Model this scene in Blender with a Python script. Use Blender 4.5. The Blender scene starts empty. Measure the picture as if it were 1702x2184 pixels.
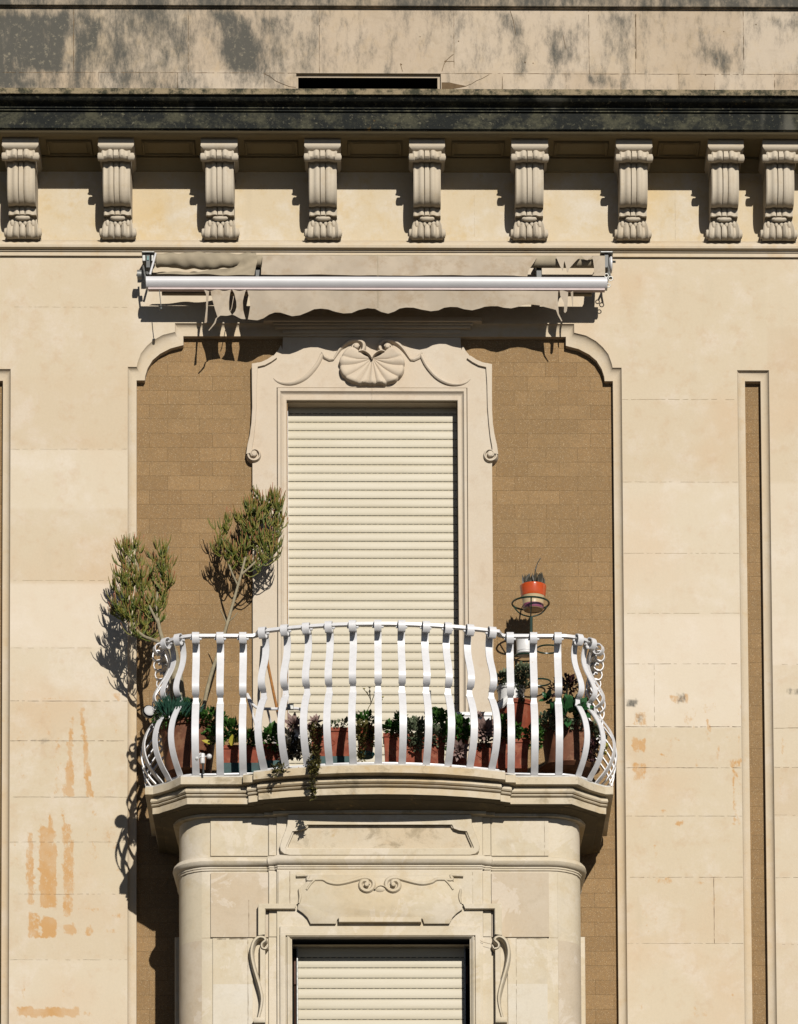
import bpy, bmesh, math, random
from mathutils import Vector, Matrix
from mathutils import noise as mnoise
random.seed(7)
S = bpy.context.scene
COL = S.collection
# ---------------------------------------------------------------- units and camera
# Measurements are kept in "units" of 1/300 m on the facade: X to the right, Y down,
# D out of the main wall plane (towards the street).
XC, YC, LL, U = 800., 4620., 9000., 1/300
EYE = 1.7
GY = YC + EYE*300                      # ground level
def M3(X, Y, D): return ((X-XC)*U, -D*U, (YC-Y)*U+EYE)
yaw, pitch, roll = .0185, .085, -.0060
Fv = Vector((math.sin(yaw)*math.cos(pitch), math.cos(yaw)*math.cos(pitch), math.sin(pitch)))
Rv = Fv.cross(Vector((0,0,1))).normalized(); Uv = Rv.cross(Fv)
Rv, Uv = Rv*math.cos(roll)+Uv*math.sin(roll), Uv*math.cos(roll)-Rv*math.sin(roll)
CAM = Vector(M3(XC, YC, LL))
def raw(X, Y, D):
    v = Vector(M3(X, Y, D))-CAM; z = v.dot(Fv); return v.dot(Rv)/z, -v.dot(Uv)/z
_a, _b, _c = raw(851,1092,0), raw(1251,1092,0), raw(851,1492,0)
FF = 400/(((_b[0]-_a[0])+(_c[1]-_a[1]))/2)
CX, CY = 851-FF*_a[0], 1092-FF*_a[1]
def W(px, py, d=0):
    """tape-measure helper: facade coordinates of a surveyed point at depth d"""
    r = Fv+Rv*((px-CX)/FF)-Uv*((py-CY)/FF)
    t = (-d*U-CAM.y)/r.y; p = CAM+r*t
    return p.x/U+XC, YC-(p.z-EYE)/U
def WX(px, py, d=0): return W(px, py, d)[0]
def WY(px, py, d=0): return W(px, py, d)[1]
cd = bpy.data.cameras.new('camera'); cam = bpy.data.objects.new('camera', cd); COL.objects.link(cam)
cd.sensor_fit = 'HORIZONTAL'; cd.sensor_width = 36; cd.lens = FF/1702*36
cd.shift_x = (851-CX)/1702; cd.shift_y = (CY-1092)/1702
cd.clip_start = .5; cd.clip_end = 3000
m = Matrix((Rv, Uv, -Fv)).transposed().to_4x4(); m.translation = CAM; cam.matrix_world = m
S.camera = cam
# ---------------------------------------------------------------- light
SX, SZ = .25, .45                      # sun: travels left and down while going into the wall
sd = Vector((-SX, 1, -SZ)).normalized()
sl = bpy.data.lights.new('sun', 'SUN'); sl.energy = 5.0; sl.angle = math.radians(.5); sl.color = (1, .955, .885)
so = bpy.data.objects.new('sun', sl); COL.objects.link(so); so.rotation_euler = sd.to_track_quat('-Z', 'Y').to_euler()
so.location = (10, -20, 25)
w = bpy.data.worlds.new('World'); S.world = w; w.use_nodes = True
wn = w.node_tree.nodes; bg = wn['Background']; sk = wn.new('ShaderNodeTexSky'); sk.sky_type = 'NISHITA'; sk.sun_disc = False
sk.sun_elevation = math.asin(-sd.z); sk.sun_rotation = math.atan2(-sd.x, -sd.y)
sk.air_density = .3; sk.dust_density = .1; sk.ozone_density = 1
w.node_tree.links.new(sk.outputs[0], bg.inputs[0]); bg.inputs[1].default_value = .05
S.view_settings.view_transform = 'Standard'; S.view_settings.look = 'None'; S.view_settings.gamma = 1
S.view_settings.exposure = 0.40

# ---------------------------------------------------------------- materials
KA = .60                                # real stone is 0.2-0.45
class NT:
    def __init__(s, name):
        s.m = bpy.data.materials.new(name); s.m.use_nodes = True; s.t = s.m.node_tree; s.n = s.t.nodes
        s.b = s.n['Principled BSDF']; s.pos = s.n.new('ShaderNodeNewGeometry').outputs['Position']
        s.b.inputs['Roughness'].default_value = .9; s.b.inputs['Specular IOR Level'].default_value = .2
    def link(s, a, b): s.t.links.new(a, b)
    def put(s, node, i, v):
        if hasattr(v, 'links') or isinstance(v, bpy.types.NodeSocket): s.link(v, node.inputs[i])
        else: node.inputs[i].default_value = v
    def noise(s, scale, detail=4, rough=.55, stretch=None, seed=0, dist=0):
        n = s.n.new('ShaderNodeTexNoise'); n.inputs['Scale'].default_value = scale
        n.inputs['Detail'].default_value = detail; n.inputs['Roughness'].default_value = rough; n.inputs['Distortion'].default_value = dist
        mp = s.n.new('ShaderNodeMapping'); s.link(s.pos, mp.inputs[0]); mp.inputs[1].default_value = (seed*3.7, seed*1.3, seed*2.1)
        if stretch: mp.inputs[3].default_value = stretch
        s.link(mp.outputs[0], n.inputs[0]); return n.outputs[0]
    def ramp(s, v, a, b, lo=0., hi=1.):
        r = s.n.new('ShaderNodeMapRange'); r.interpolation_type = 'SMOOTHSTEP'
        s.put(r, 0, v); r.inputs[1].default_value = a; r.inputs[2].default_value = b; r.inputs[3].default_value = lo; r.inputs[4].default_value = hi
        return r.outputs[0]
    def math(s, op, a, b=0.):
        n = s.n.new('ShaderNodeMath'); n.operation = op; s.put(n, 0, a); s.put(n, 1, b); return n.outputs[0]
    def mix(s, f, a, b, mode='MIX'):
        n = s.n.new('ShaderNodeMix'); n.data_type = 'RGBA'; n.blend_type = mode
        s.put(n, 0, f)
        for i, v in ((6, a), (7, b)):
            if isinstance(v, tuple): v = tuple(x*KA for x in v[:3])+(1,)
            s.put(n, i, v)
        return n.outputs[2]
    def attr(s, name):
        n = s.n.new('ShaderNodeAttribute'); n.attribute_name = name; return n.outputs['Fac']
    def bump(s, h, strength=.4, dist=.004):
        n = s.n.new('ShaderNodeBump'); n.inputs['Strength'].default_value = strength; n.inputs['Distance'].default_value = dist
        s.link(h, n.inputs['Height']); s.link(n.outputs[0], s.b.inputs['Normal'])
    def out(s, c, rough=None, spec=None):
        s.put(s.b, 'Base Color', tuple(x*KA for x in c)+(1,) if isinstance(c, tuple) else c)
        if rough is not None: s.put(s.b, 'Roughness', rough)
        if spec is not None: s.b.inputs['Specular IOR Level'].default_value = spec
        return s.m

def stone(name, base, warm=(.66,.46,.24), pale=(.74,.65,.55), k=.45, kp=.4, attrs=False, seed=0, dirt=0., patch=0.):
    t = NT(name)
    big = t.noise(1.1, 3, .5, seed=seed); mid = t.noise(3.4, 7, .68, seed=seed+1, dist=.15); fine = t.noise(60, 3, .7, seed=seed+2)
    c = t.mix(t.ramp(big, .46, .70, 0, k), base, warm)
    c = t.mix(t.ramp(mid, .46, .70, 0, kp), c, pale)
    m2 = t.noise(9, 6, .7, seed=seed+21)
    c = t.mix(t.ramp(m2, .50, .72, 0, .5), c, tuple(x*.88 for x in warm))
    st = t.noise(2.3, 4, .6, (3.5, 3.5, .5), seed+3)
    c = t.mix(t.ramp(st, .55, .75, 0, .35), c, tuple(x*.86 for x in base))
    if patch:                       # brushed lime wash patches
        p = t.noise(2.6, 6, .65, (1, 1, .8), seed+7, .8)
        c = t.mix(t.ramp(p, .545, .57, 0, patch), c, (.80,.72,.62))
    c = t.mix(t.ramp(fine, .3, .7, .0, .22), c, tuple(x*.80 for x in base), 'MIX')
    if dirt:
        dn = t.noise(5, 8, .72, (1, 1, 1.4), seed+5, .5)
        c = t.mix(t.ramp(dn, .50, .66, 0, dirt), c, (.20,.155,.085))
        d2 = t.noise(9, 8, .75, None, seed+6, .3)
        c = t.mix(t.ramp(d2, .60, .68, 0, dirt*.9), c, (.50,.33,.13))
    sp = t.noise(130, 2, .5, seed=seed+9)
    c = t.mix(t.ramp(sp, .70, .78, 0, .35), c, (.25,.16,.09))
    if attrs:
        tn = t.attr('tone')
        c = t.mix(t.math('MULTIPLY', tn, .7), c, t.mix(t.ramp(t.attr('hue'), 0, 1), (.57,.41,.27), (.78,.68,.56)))
        sn = t.noise(22, 7, .78, (1.6, 1.6, 1), seed+4); s2 = t.noise(5, 3, .6, seed=seed+8)
        v = t.math('ADD', t.attr('stain'), t.math('MULTIPLY', t.math('SUBTRACT', sn, .50), 1.9))
        mk = t.ramp(v, .40, .82)
        c = t.mix(t.math('MULTIPLY', mk, t.ramp(s2, .35, .65, .6, 1)), c, (.57,.335,.14))
        g = t.math('ADD', t.math('MULTIPLY', t.attr('grey'), 1.9), t.math('MULTIPLY', t.math('SUBTRACT', t.noise(4.5, 12, .78, (1.6,1.6,.6), seed+11), .5), 3.0))
        c = t.mix(t.math('MULTIPLY', t.ramp(g, .20, 1.10, 0, .93), t.ramp(t.attr('grey'), 0, .08)), c, (.072,.073,.064))
        g2 = t.noise(28, 5, .8, None, seed+12)
        c = t.mix(t.math('MULTIPLY', t.ramp(g2, .55, .66), t.ramp(t.attr('grey'), .1, .6, 0, .45)), c, (.42,.36,.25))
    t.bump(t.math('ADD', t.math('MULTIPLY', fine, .6), mid), .35, .004)
    return t.out(c)
BASE = (.645,.55,.395)
m_wall = stone('wall_stone', BASE, (.64,.46,.285), (.75,.675,.575), attrs=True, k=.6, kp=.55)
m_attic = stone('attic_stone', (.47,.385,.28), (.52,.39,.22), (.57,.49,.38), attrs=True, seed=5, dirt=.25)
m_frieze = stone('frieze_stone', (.63,.525,.365), (.64,.46,.21), (.70,.645,.56), k=.75, kp=.6, seed=2)
m_trim = stone('trim_stone', (.63,.525,.38), seed=3, k=.4, kp=.4)
m_brk = stone('bracket_stone', (.58,.50,.385), (.55,.43,.27), (.62,.56,.47), seed=4, k=.3, kp=.3)
m_soffit = stone('soffit_stone', (.32,.26,.15), (.32,.23,.11), (.34,.28,.19), seed=9, k=.4, kp=.3)  # base darkened to put the shade under the cornice into the stone colour
m_surr = stone('surround_stone', (.65,.555,.43), (.62,.48,.34), (.70,.64,.55), seed=6, k=.35, kp=.35)
m_bay = stone('bay_stone', (.645,.555,.405), (.63,.48,.28), (.72,.65,.55), seed=8, k=.4, kp=.45, patch=.32, dirt=.12)
m_slab = stone('slab_stone', (.62,.525,.375), (.56,.40,.20), (.70,.63,.52), seed=10, k=.8, kp=.6, dirt=.5)

def dark_cornice():
    t = NT('weathered_cornice')
    a = t.noise(6, 8, .75, (1,1,1.3)); b = t.noise(34, 6, .8, seed=2); c3 = t.noise(2.2, 4, .6, (1,1,.3), 3)
    c = t.mix(t.ramp(a, .45, .66), (.014,.016,.014), (.075,.072,.045))
    c = t.mix(t.ramp(b, .57, .63, 0, .6), c, (.24,.22,.14))
    c = t.mix(t.ramp(c3, .60, .68, 0, .5), c, (.20,.19,.15))
    o = t.noise(4, 6, .8, seed=8)
    c = t.mix(t.ramp(o, .66, .70, 0, .8), c, (.28,.15,.03))
    t.bump(b, .7, .012); return t.out(c)
m_dark = dark_cornice()
def ledge_mat():
    t = NT('cornice_ledge')
    a = t.noise(9, 8, .8); b = t.noise(40, 6, .8, seed=2)
    c = t.mix(t.ramp(a, .42, .60), (.33,.26,.16), (.045,.045,.028))
    c = t.mix(t.ramp(b, .55, .65, 0, .6), c, (.16,.15,.07))
    t.bump(b, .8, .012); return t.out(c)
m_ledge = ledge_mat()

def brown_blocks():
    t = NT('brown_stucco_blocks')
    br = t.n.new('ShaderNodeTexBrick'); mp = t.n.new('ShaderNodeMapping'); sep = t.n.new('ShaderNodeSeparateXYZ'); cmb = t.n.new('ShaderNodeCombineXYZ')
    t.link(t.pos, sep.inputs[0]); t.link(sep.outputs[0], cmb.inputs[0]); t.link(sep.outputs[2], cmb.inputs[1]); t.link(cmb.outputs[0], mp.inputs[0])
    mp.inputs[1].default_value = (.03, .012, 0); t.link(mp.outputs[0], br.inputs[0])
    br.inputs['Scale'].default_value = 1; br.inputs['Mortar Size'].default_value = .0016; br.inputs['Mortar Smooth'].default_value = .1
    br.inputs['Brick Width'].default_value = .222; br.inputs['Row Height'].default_value = .1035; br.offset = .42; br.offset_frequency = 2
    br.inputs['Color1'].default_value = (.176,.106,.045,1); br.inputs['Color2'].default_value = (.215,.133,.059,1); br.inputs['Mortar'].default_value = (.115,.07,.028,1)
    g = t.noise(75, 3, .8); g2 = t.noise(170, 2, .8, seed=3); big = t.noise(2.4, 7, .7, seed=4)
    c = t.mix(t.ramp(big, .42, .62, 0, .6), br.outputs[0], (.27,.17,.075))
    c = t.mix(t.ramp(g, .35, .65, 0, .45), c, (.22,.15,.085))
    c = t.mix(t.ramp(g2, .60, .66, 0, .75), c, (.60,.47,.29))
    g3 = t.noise(120, 2, .8, seed=6)
    c = t.mix(t.ramp(g3, .60, .68, 0, .6), c, (.17,.11,.05))
    t.bump(t.math('ADD', g2, t.math('MULTIPLY', br.outputs['Fac'], -.8)), .5, .004)
    return t.out(c)
m_brown = brown_blocks()
def flat(name, c, rough=.7, spec=.3, var=.15, scale=20, metal=0, bump=0, dirt=None, dirt_s=14, lo=.6, hi=.68):
    t = NT(name); n = t.noise(scale, 4, .6)
    cc = t.mix(t.ramp(n, .35, .65), c, tuple(x*(1-var) for x in c))
    if dirt:
        cc = t.mix(t.ramp(t.noise(dirt_s, 7, .75, seed=3), lo, hi), cc, dirt)
    if bump: t.bump(n, bump, .003)
    t.b.inputs['Metallic'].default_value = metal
    return t.out(cc, rough, spec)
m_white = flat('white_paint', (.75,.742,.748), .38, .45, .06, 30, bump=.15, dirt=(.48,.32,.18), dirt_s=30, lo=.645, hi=.70)
m_alu = flat('white_aluminium', (.70,.69,.695), .42, .5, .05, 4)
m_pink = flat('pale_pink_plastic', (.66,.53,.50), .6, .3, .1)
m_cloth = flat('awning_cloth', (.50,.42,.32), .9, .1, .14, 5, bump=.2, dirt=(.40,.315,.22), dirt_s=6, lo=.46, hi=.66)
m_cloth2 = flat('awning_roll_cloth', (.40,.335,.235), .85, .15, .15, 9, bump=.2)
m_metal = flat('dull_metal', (.33,.33,.31), .45, .5, .3, 60, .6)
m_darkm = flat('dark_metal', (.03,.035,.03), .45, .4, .2)
m_teal = flat('teal_plastic', (.012,.16,.15), .4, .5, .3, 30)
m_tealt = flat('teal_tray', (.006,.06,.058), .6, .3, .4, 22, dirt=(.05,.10,.09), dirt_s=18)
m_green = flat('green_metal', (.008,.035,.02), .35, .5, .2)
m_black = flat('black_void', (.008,.008,.008), .9, .05)
m_joint = flat('joint', (.20,.135,.075), .95, .05, .5, 6)
m_jlight = flat('pale_joint', (.42,.32,.20), .95, .05, .3, 6)
m_terra = flat('terracotta', (.27,.055,.022), .75, .25, .3, 16, bump=.4, dirt=(.30,.10,.05), dirt_s=9, lo=.5, hi=.62)
m_terra2 = flat('brown_terracotta', (.19,.07,.032), .75, .25, .3, 12, bump=.4, dirt=(.25,.12,.06), dirt_s=7, lo=.5, hi=.62)
m_soil = flat('soil', (.03,.02,.012), 1, .05, .4, 60)
m_wpot = flat('white_ceramic', (.74,.73,.71), .4, .45, .08)
m_wood = flat('orange_wood', (.42,.185,.05), .6, .3, .3, 18)
m_bwood = flat('brown_wood', (.12,.045,.02), .6, .3, .3, 18)
m_bark = flat('grey_bark', (.34,.29,.19), .85, .15, .25, 30, bump=.6, dirt=(.06,.05,.035), dirt_s=45, lo=.66, hi=.70)
def leafmat(name, a, b, tip=None, rough=.5):
    t = NT(name); n = t.noise(26, 4, .7)
    c = t.mix(t.ramp(n, .38, .62), a, b)
    if tip: c = t.mix(t.ramp(t.attr('tip'), .45, 1.15), c, tip)
    t.b.inputs['Subsurface Weight'].default_value = 0
    return t.out(c, rough, .35)
m_pencil = leafmat('pencil_twigs', (.06,.10,.006), (.20,.18,.02), (.38,.11,.05), rough=.7)
m_blue = leafmat('blue_green_leaf', (.012,.06,.038), (.035,.095,.06))
m_gleaf = leafmat('green_leaf', (.022,.085,.012), (.06,.15,.02))
m_gray = leafmat('grey_green_leaf', (.09,.13,.065), (.17,.19,.11), rough=.6)
m_olive = leafmat('olive_trailing_leaf', (.085,.075,.018), (.14,.12,.03))
m_purple = leafmat('mauve_leaf', (.20,.125,.11), (.30,.20,.17), rough=.6)
m_bigl = leafmat('dark_jade_leaf', (.015,.07,.022), (.035,.115,.035), rough=.35)
m_darkl = leafmat('dark_red_leaf', (.03,.01,.012), (.07,.02,.02))
m_yellow = leafmat('yellow_leaf', (.45,.35,.03), (.35,.33,.04))
m_charc = leafmat('charcoal_leaf', (.045,.04,.028), (.08,.065,.04))

def shutter_mat():
    t = NT('cream_shutter'); n = t.noise(2.5, 4, .6, (.4,1,3)); f = t.noise(90, 2, .6, seed=4)
    c = t.mix(t.ramp(n, .35, .7), (.60,.54,.41), (.55,.485,.35))
    c = t.mix(t.ramp(f, .6, .75, 0, .25), c, (.45,.37,.22))
    return t.out(c, .5, .35)
m_shut = shutter_mat()
def slot_mat():
    t = NT('shutter_slots'); wv = t.n.new('ShaderNodeTexWave'); wv.bands_direction = 'X'; wv.inputs['Scale'].default_value = 7.5
    t.link(t.pos, wv.inputs[0])
    return t.out(t.mix(t.ramp(wv.outputs[0], .72, .80), (.035,.03,.02), (.40,.34,.22)))
m_slot = slot_mat()
def pot_bands():
    t = NT('banded_glaze'); sep = t.n.new('ShaderNodeSeparateXYZ'); t.link(t.pos, sep.inputs[0])
    tc = t.n.new('ShaderNodeTexCoord'); t.link(tc.outputs['Object'], sep.inputs[0]); z = sep.outputs[2]
    c = t.mix(t.ramp(z, .034, .042), (.26,.07,.13), (.62,.48,.28))
    c = t.mix(t.ramp(z, .004, .010), (.42,.27,.15), c)
    return t.out(c, .25, .6)
m_band = pot_bands()
m_orange = flat('orange_glaze', (.60,.085,.012), .18, .6, .12, 12)

# ---------------------------------------------------------------- mesh helpers
def tag(o, label=None, cat=None, group=None, kind=None):
    for k, v in (('label', label), ('category', cat), ('group', group), ('kind', kind)):
        if v: o[k] = v
    return o
def worldloc(o):
    v = Vector((0,0,0))
    while o: v += o.location; o = o.parent
    return v
def empty(name, X, Y, D, label, cat, group=None):
    o = bpy.data.objects.new(name, None); o.empty_display_size = .1; COL.objects.link(o); o.location = M3(X, Y, D)
    return tag(o, label, cat, group)
class MB:
    def __init__(s): s.v = []; s.f = []; s.mi = []; s.cur = 0; s.at = {}; s.sm = []; s.smooth = False
    def P(s, X, Y, D): s.v.append(M3(X, Y, D)); return len(s.v)-1
    def F(s, *ids): s.f.append(ids); s.mi.append(s.cur); s.sm.append(s.smooth)
    def mat(s, i): s.cur = i; return s
    def grid(s, rows, cu=False, cv=False):
        """rows: list of lists of (X,Y,D)"""
        ids = [[s.P(*p) for p in r] for r in rows]; n = len(ids); k = len(ids[0])
        for i in range(n-(0 if cv else 1)):
            for j in range(k-(0 if cu else 1)):
                s.F(ids[i][j], ids[i][(j+1) % k], ids[(i+1) % n][(j+1) % k], ids[(i+1) % n][j])
        return ids
    def box(s, x0, x1, y0, y1, d0, d1, bev=0):
        b = bev
        if b:
            r = []
            for (d, i) in ((d0, 0), (d1-b, 0), (d1, b)):
                r.append([(x0+i, y0+i, d), (x1-i, y0+i, d), (x1-i, y1-i, d), (x0+i, y1-i, d)])
            ids = s.grid(r, cu=True); s.F(*ids[-1]); s.F(*reversed(ids[0])); return
        a = [s.P(x, y, d) for d in (d0, d1) for (x, y) in ((x0,y0),(x1,y0),(x1,y1),(x0,y1))]
        for q in ((0,1,2,3),(7,6,5,4),(0,4,5,1),(1,5,6,2),(2,6,7,3),(3,7,4,0)): s.F(*[a[i] for i in q])
    def hprof(s, prof, x0, x1, n=1, caps=True):
        rows = [[(x0+(x1-x0)*i/n, y, d) for i in range(n+1)] for (d, y) in prof]
        ids = s.grid(rows)
        if caps: s.F(*[r[0] for r in ids]); s.F(*[r[-1] for r in reversed(ids)])
        return ids
    def poly(s, pts, d): s.F(*[s.P(x, y, d) for (x, y) in pts])
    def plate(s, pts, d0, d1, bev=1.):
        ins = inset(pts, bev)
        sub = s.smooth; s.smooth = False
        r = [[(x, y, d0) for (x, y) in pts], [(x, y, d1-bev*.7) for (x, y) in pts], [(x, y, d1) for (x, y) in ins]]
        ids = s.grid(r, cu=True); s.F(*ids[-1]); s.smooth = sub
    def ribbon(s, path, wd, d0, h, prof=((-1,0),(-.8,.7),(-.3,1),(.3,1),(.8,.7),(1,0)), close=False):
        """raised band along a 2-D path on the plane d0; wd, h numbers or lists"""
        n = len(path); rows = []
        for i in range(n):
            if close: a, b = path[i-1], path[(i+1) % n]
            else: a, b = path[max(0, i-1)], path[min(n-1, i+1)]
            tx, ty = b[0]-a[0], b[1]-a[1]; l = math.hypot(tx, ty) or 1; nx, ny = -ty/l, tx/l
            wi = wd[i] if isinstance(wd, (list, tuple)) else wd; hi = h[i] if isinstance(h, (list, tuple)) else h
            rows.append([(path[i][0]+nx*u*wi, path[i][1]+ny*u*wi, d0+hi*v) for (u, v) in prof])
        s.grid(rows, cv=close)
    def tube(s, pts, r, k=8, cap=True):
        """3-D tube through (X,Y,D) points"""
        P = [Vector(p) for p in pts]; n = len(P); rows = []; ref = None
        for i in range(n):
            t = (P[min(n-1, i+1)]-P[max(0, i-1)]).normalized()
            if ref is None: ref = t.orthogonal().normalized()
            ref = (ref-t*ref.dot(t)); ref = ref.normalized() if ref.length > 1e-6 else t.orthogonal().normalized()
            bi = t.cross(ref); ri = r[i] if isinstance(r, (list, tuple)) else r
            rows.append([tuple(P[i]+(ref*math.cos(2*math.pi*j/k)+bi*math.sin(2*math.pi*j/k))*ri) for j in range(k)])
        ids = s.grid(rows, cu=True)
        if cap: s.F(*reversed(ids[0])); s.F(*ids[-1])
        return ids
    def lathe(s, X, Y, D, prof, k=28, sx=1, sd=1, axis='Y'):
        """profile of (r, y) turned round the vertical axis"""
        rows = []
        for (r, y) in prof:
            row = []
            for j in range(k):
                a = 2*math.pi*j/k; c, q = math.cos(a)*r, math.sin(a)*r
                if axis == 'Y': row.append((X+c*sx, Y+y, D+q*sd))
                elif axis == 'D': row.append((X+c*sx, Y+q*sd, D+y))
                else: row.append((X+y, Y+c, D+q))
            rows.append(row)
        ids = s.grid(rows, cu=True)
        if prof[0][0] > .01: s.F(*ids[0])
        if prof[-1][0] > .01: s.F(*reversed(ids[-1]))
    def leaf(s, base, dirv, up, ln, wd, cup=.15, seg=3, tip=None):
        d = Vector(dirv).normalized(); side = d.cross(Vector(up)); side = side.normalized() if side.length > 1e-4 else d.orthogonal().normalized()
        nn = side.cross(d).normalized(); b = Vector(base); rows = []
        sh = (.35, 1., .8, .08) if seg == 3 else (.4, 1., .08)
        for i in range(seg+1):
            t = i/seg; c = b+d*ln*t+nn*(cup*ln*t*t); ww = wd*sh[i]*.5
            rows.append([tuple(c-side*ww+nn*ww*.5), tuple(c), tuple(c+side*ww+nn*ww*.5)])
        s.grid(rows)
    def build(s, name, mats, parent=None, origin=None, label=None, recalc=True, kind=None, ang=34):
        if not isinstance(mats, (list, tuple)): mats = [mats]
        me = bpy.data.meshes.new(name)
        o = bpy.data.objects.new(name, me); COL.objects.link(o)
        base = Vector((0,0,0))
        if parent: o.parent = parent; base = worldloc(parent)
        org = Vector(M3(*origin)) if origin else base
        o.location = org-base
        me.from_pydata([(x-org.x, y-org.y, z-org.z) for (x, y, z) in s.v], [], s.f)
        for mm in mats: me.materials.append(mm)
        me.polygons.foreach_set('material_index', s.mi); me.polygons.foreach_set('use_smooth', [True]*len(s.f))
        for k, vals in s.at.items():
            a = me.attributes.new(k, 'FLOAT', 'POINT'); a.data.foreach_set('value', vals)
        if recalc:
            bm = bmesh.new(); bm.from_mesh(me); bmesh.ops.remove_doubles(bm, verts=bm.verts, dist=1e-6)
            bmesh.ops.recalc_face_normals(bm, faces=bm.faces); bm.to_mesh(me); bm.free()
        me.update(); me.set_sharp_from_angle(angle=math.radians(ang))
        if label: o['label'] = label
        if kind: o['kind'] = kind
        return o
def absorb(src, dst):
    """surface marks join the mesh of the stone they are on"""
    k = len(dst.data.materials)
    for mm in src.data.materials: dst.data.materials.append(mm)
    bm = bmesh.new(); bm.from_mesh(dst.data); n = len(bm.faces); bm.from_mesh(src.data); bm.faces.ensure_lookup_table()
    for f in bm.faces[n:]: f.material_index += k
    bm.to_mesh(dst.data); bm.free(); me = src.data; bpy.data.objects.remove(src); bpy.data.meshes.remove(me); dst.data.update()
def area(p): return .5*sum(p[i][0]*p[(i+1) % len(p)][1]-p[(i+1) % len(p)][0]*p[i][1] for i in range(len(p)))
def inset(pts, b):
    n = len(pts); sg = 1 if area(pts) > 0 else -1; out = []
    for i in range(n):
        a, p, c = pts[i-1], pts[i], pts[(i+1) % n]
        def nrm(u, v):
            x, y = v[0]-u[0], v[1]-u[1]; l = math.hypot(x, y) or 1; return (-y/l*sg, x/l*sg)
        n1, n2 = nrm(a, p), nrm(p, c); mx, my = n1[0]+n2[0], n1[1]+n2[1]; q = mx*n1[0]+my*n1[1]
        k = b/max(q, .35); out.append((p[0]+mx*k, p[1]+my*k))
    return out
def arc(cx, cy, rx, ry, a0, a1, n=10):
    return [(cx+rx*math.cos(math.radians(a0+(a1-a0)*i/n)), cy+ry*math.sin(math.radians(a0+(a1-a0)*i/n))) for i in range(n+1)]
def smooth(pts, n=4, closed=False):
    """Catmull-Rom through 2-D/3-D points"""
    out = []; N = len(pts)
    rng = range(N) if closed else range(N-1)
    for i in rng:
        if closed: p = [pts[(i+k-1) % N] for k in range(4)]
        else: p = [pts[max(0, i-1)], pts[i], pts[i+1], pts[min(N-1, i+2)]]
        for j in range(n):
            t = j/n
            out.append(tuple(.5*((2*b)+(-a+c)*t+(2*a-5*b+4*c-e)*t*t+(-a+3*b-3*c+e)*t**3) for a, b, c, e in zip(*p)))
    if not closed: out.append(tuple(pts[-1]))
    return out
def Wp(pts, d): return [W(x, y, d) for (x, y) in pts]
def setkind(o, k='structure'): o['kind'] = k; return o

# ================================================================ THE SETTING
g = MB(); g.grid([[(x, GY, d) for x in (-30000, -9000, -2000, 0, 2000, 4000, 11000, 32000)] for d in (-400, 600, 2400, 9000, 60000)])
t_ = NT('street_paving'); pn = t_.noise(.6, 6, .7)
g.build('street', t_.out(t_.mix(t_.ramp(pn, .35, .65), (.07,.062,.05), (.05,.045,.035))), kind='structure')

# ================================================================ THE BUILDING
bld = empty('building', 800, GY, 0, 'pale limestone facade with bracketed cornice, brown stucco panels and cream roller shutters', 'building')
rng = random.Random(3)
XL0, XR0 = -1300., 2900.
Xa = WX(21, 1400); Xb = (WX(272, 1000)+WX(272, 2000))/2; Xc = (WX(1326, 850)+WX(1338, 2100))/2
Xd = (WX(1573, 850)+WX(1588.5, 2184))/2; Xe = (WX(1640, 820)+WX(1657.5, 2184))/2; Xz = Xa-(Xe-Xd)
Ya = WY(12, 787); Yc = WY(800, 689); Yd = WY(1606, 788)
Ywt = WY(851, 547.5)                     # top of the plain wall
def frange(a, b, st):
    n = max(1, int(round((b-a)/st))); return [a+(b-a)*i/n for i in range(n)]
def merge_breaks(br, st):
    out = []
    for a, b in zip(br, br[1:]): out += frange(a, b, st if (b > -60 and a < 1780) else 300)
    return out+[br[-1]]
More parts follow.
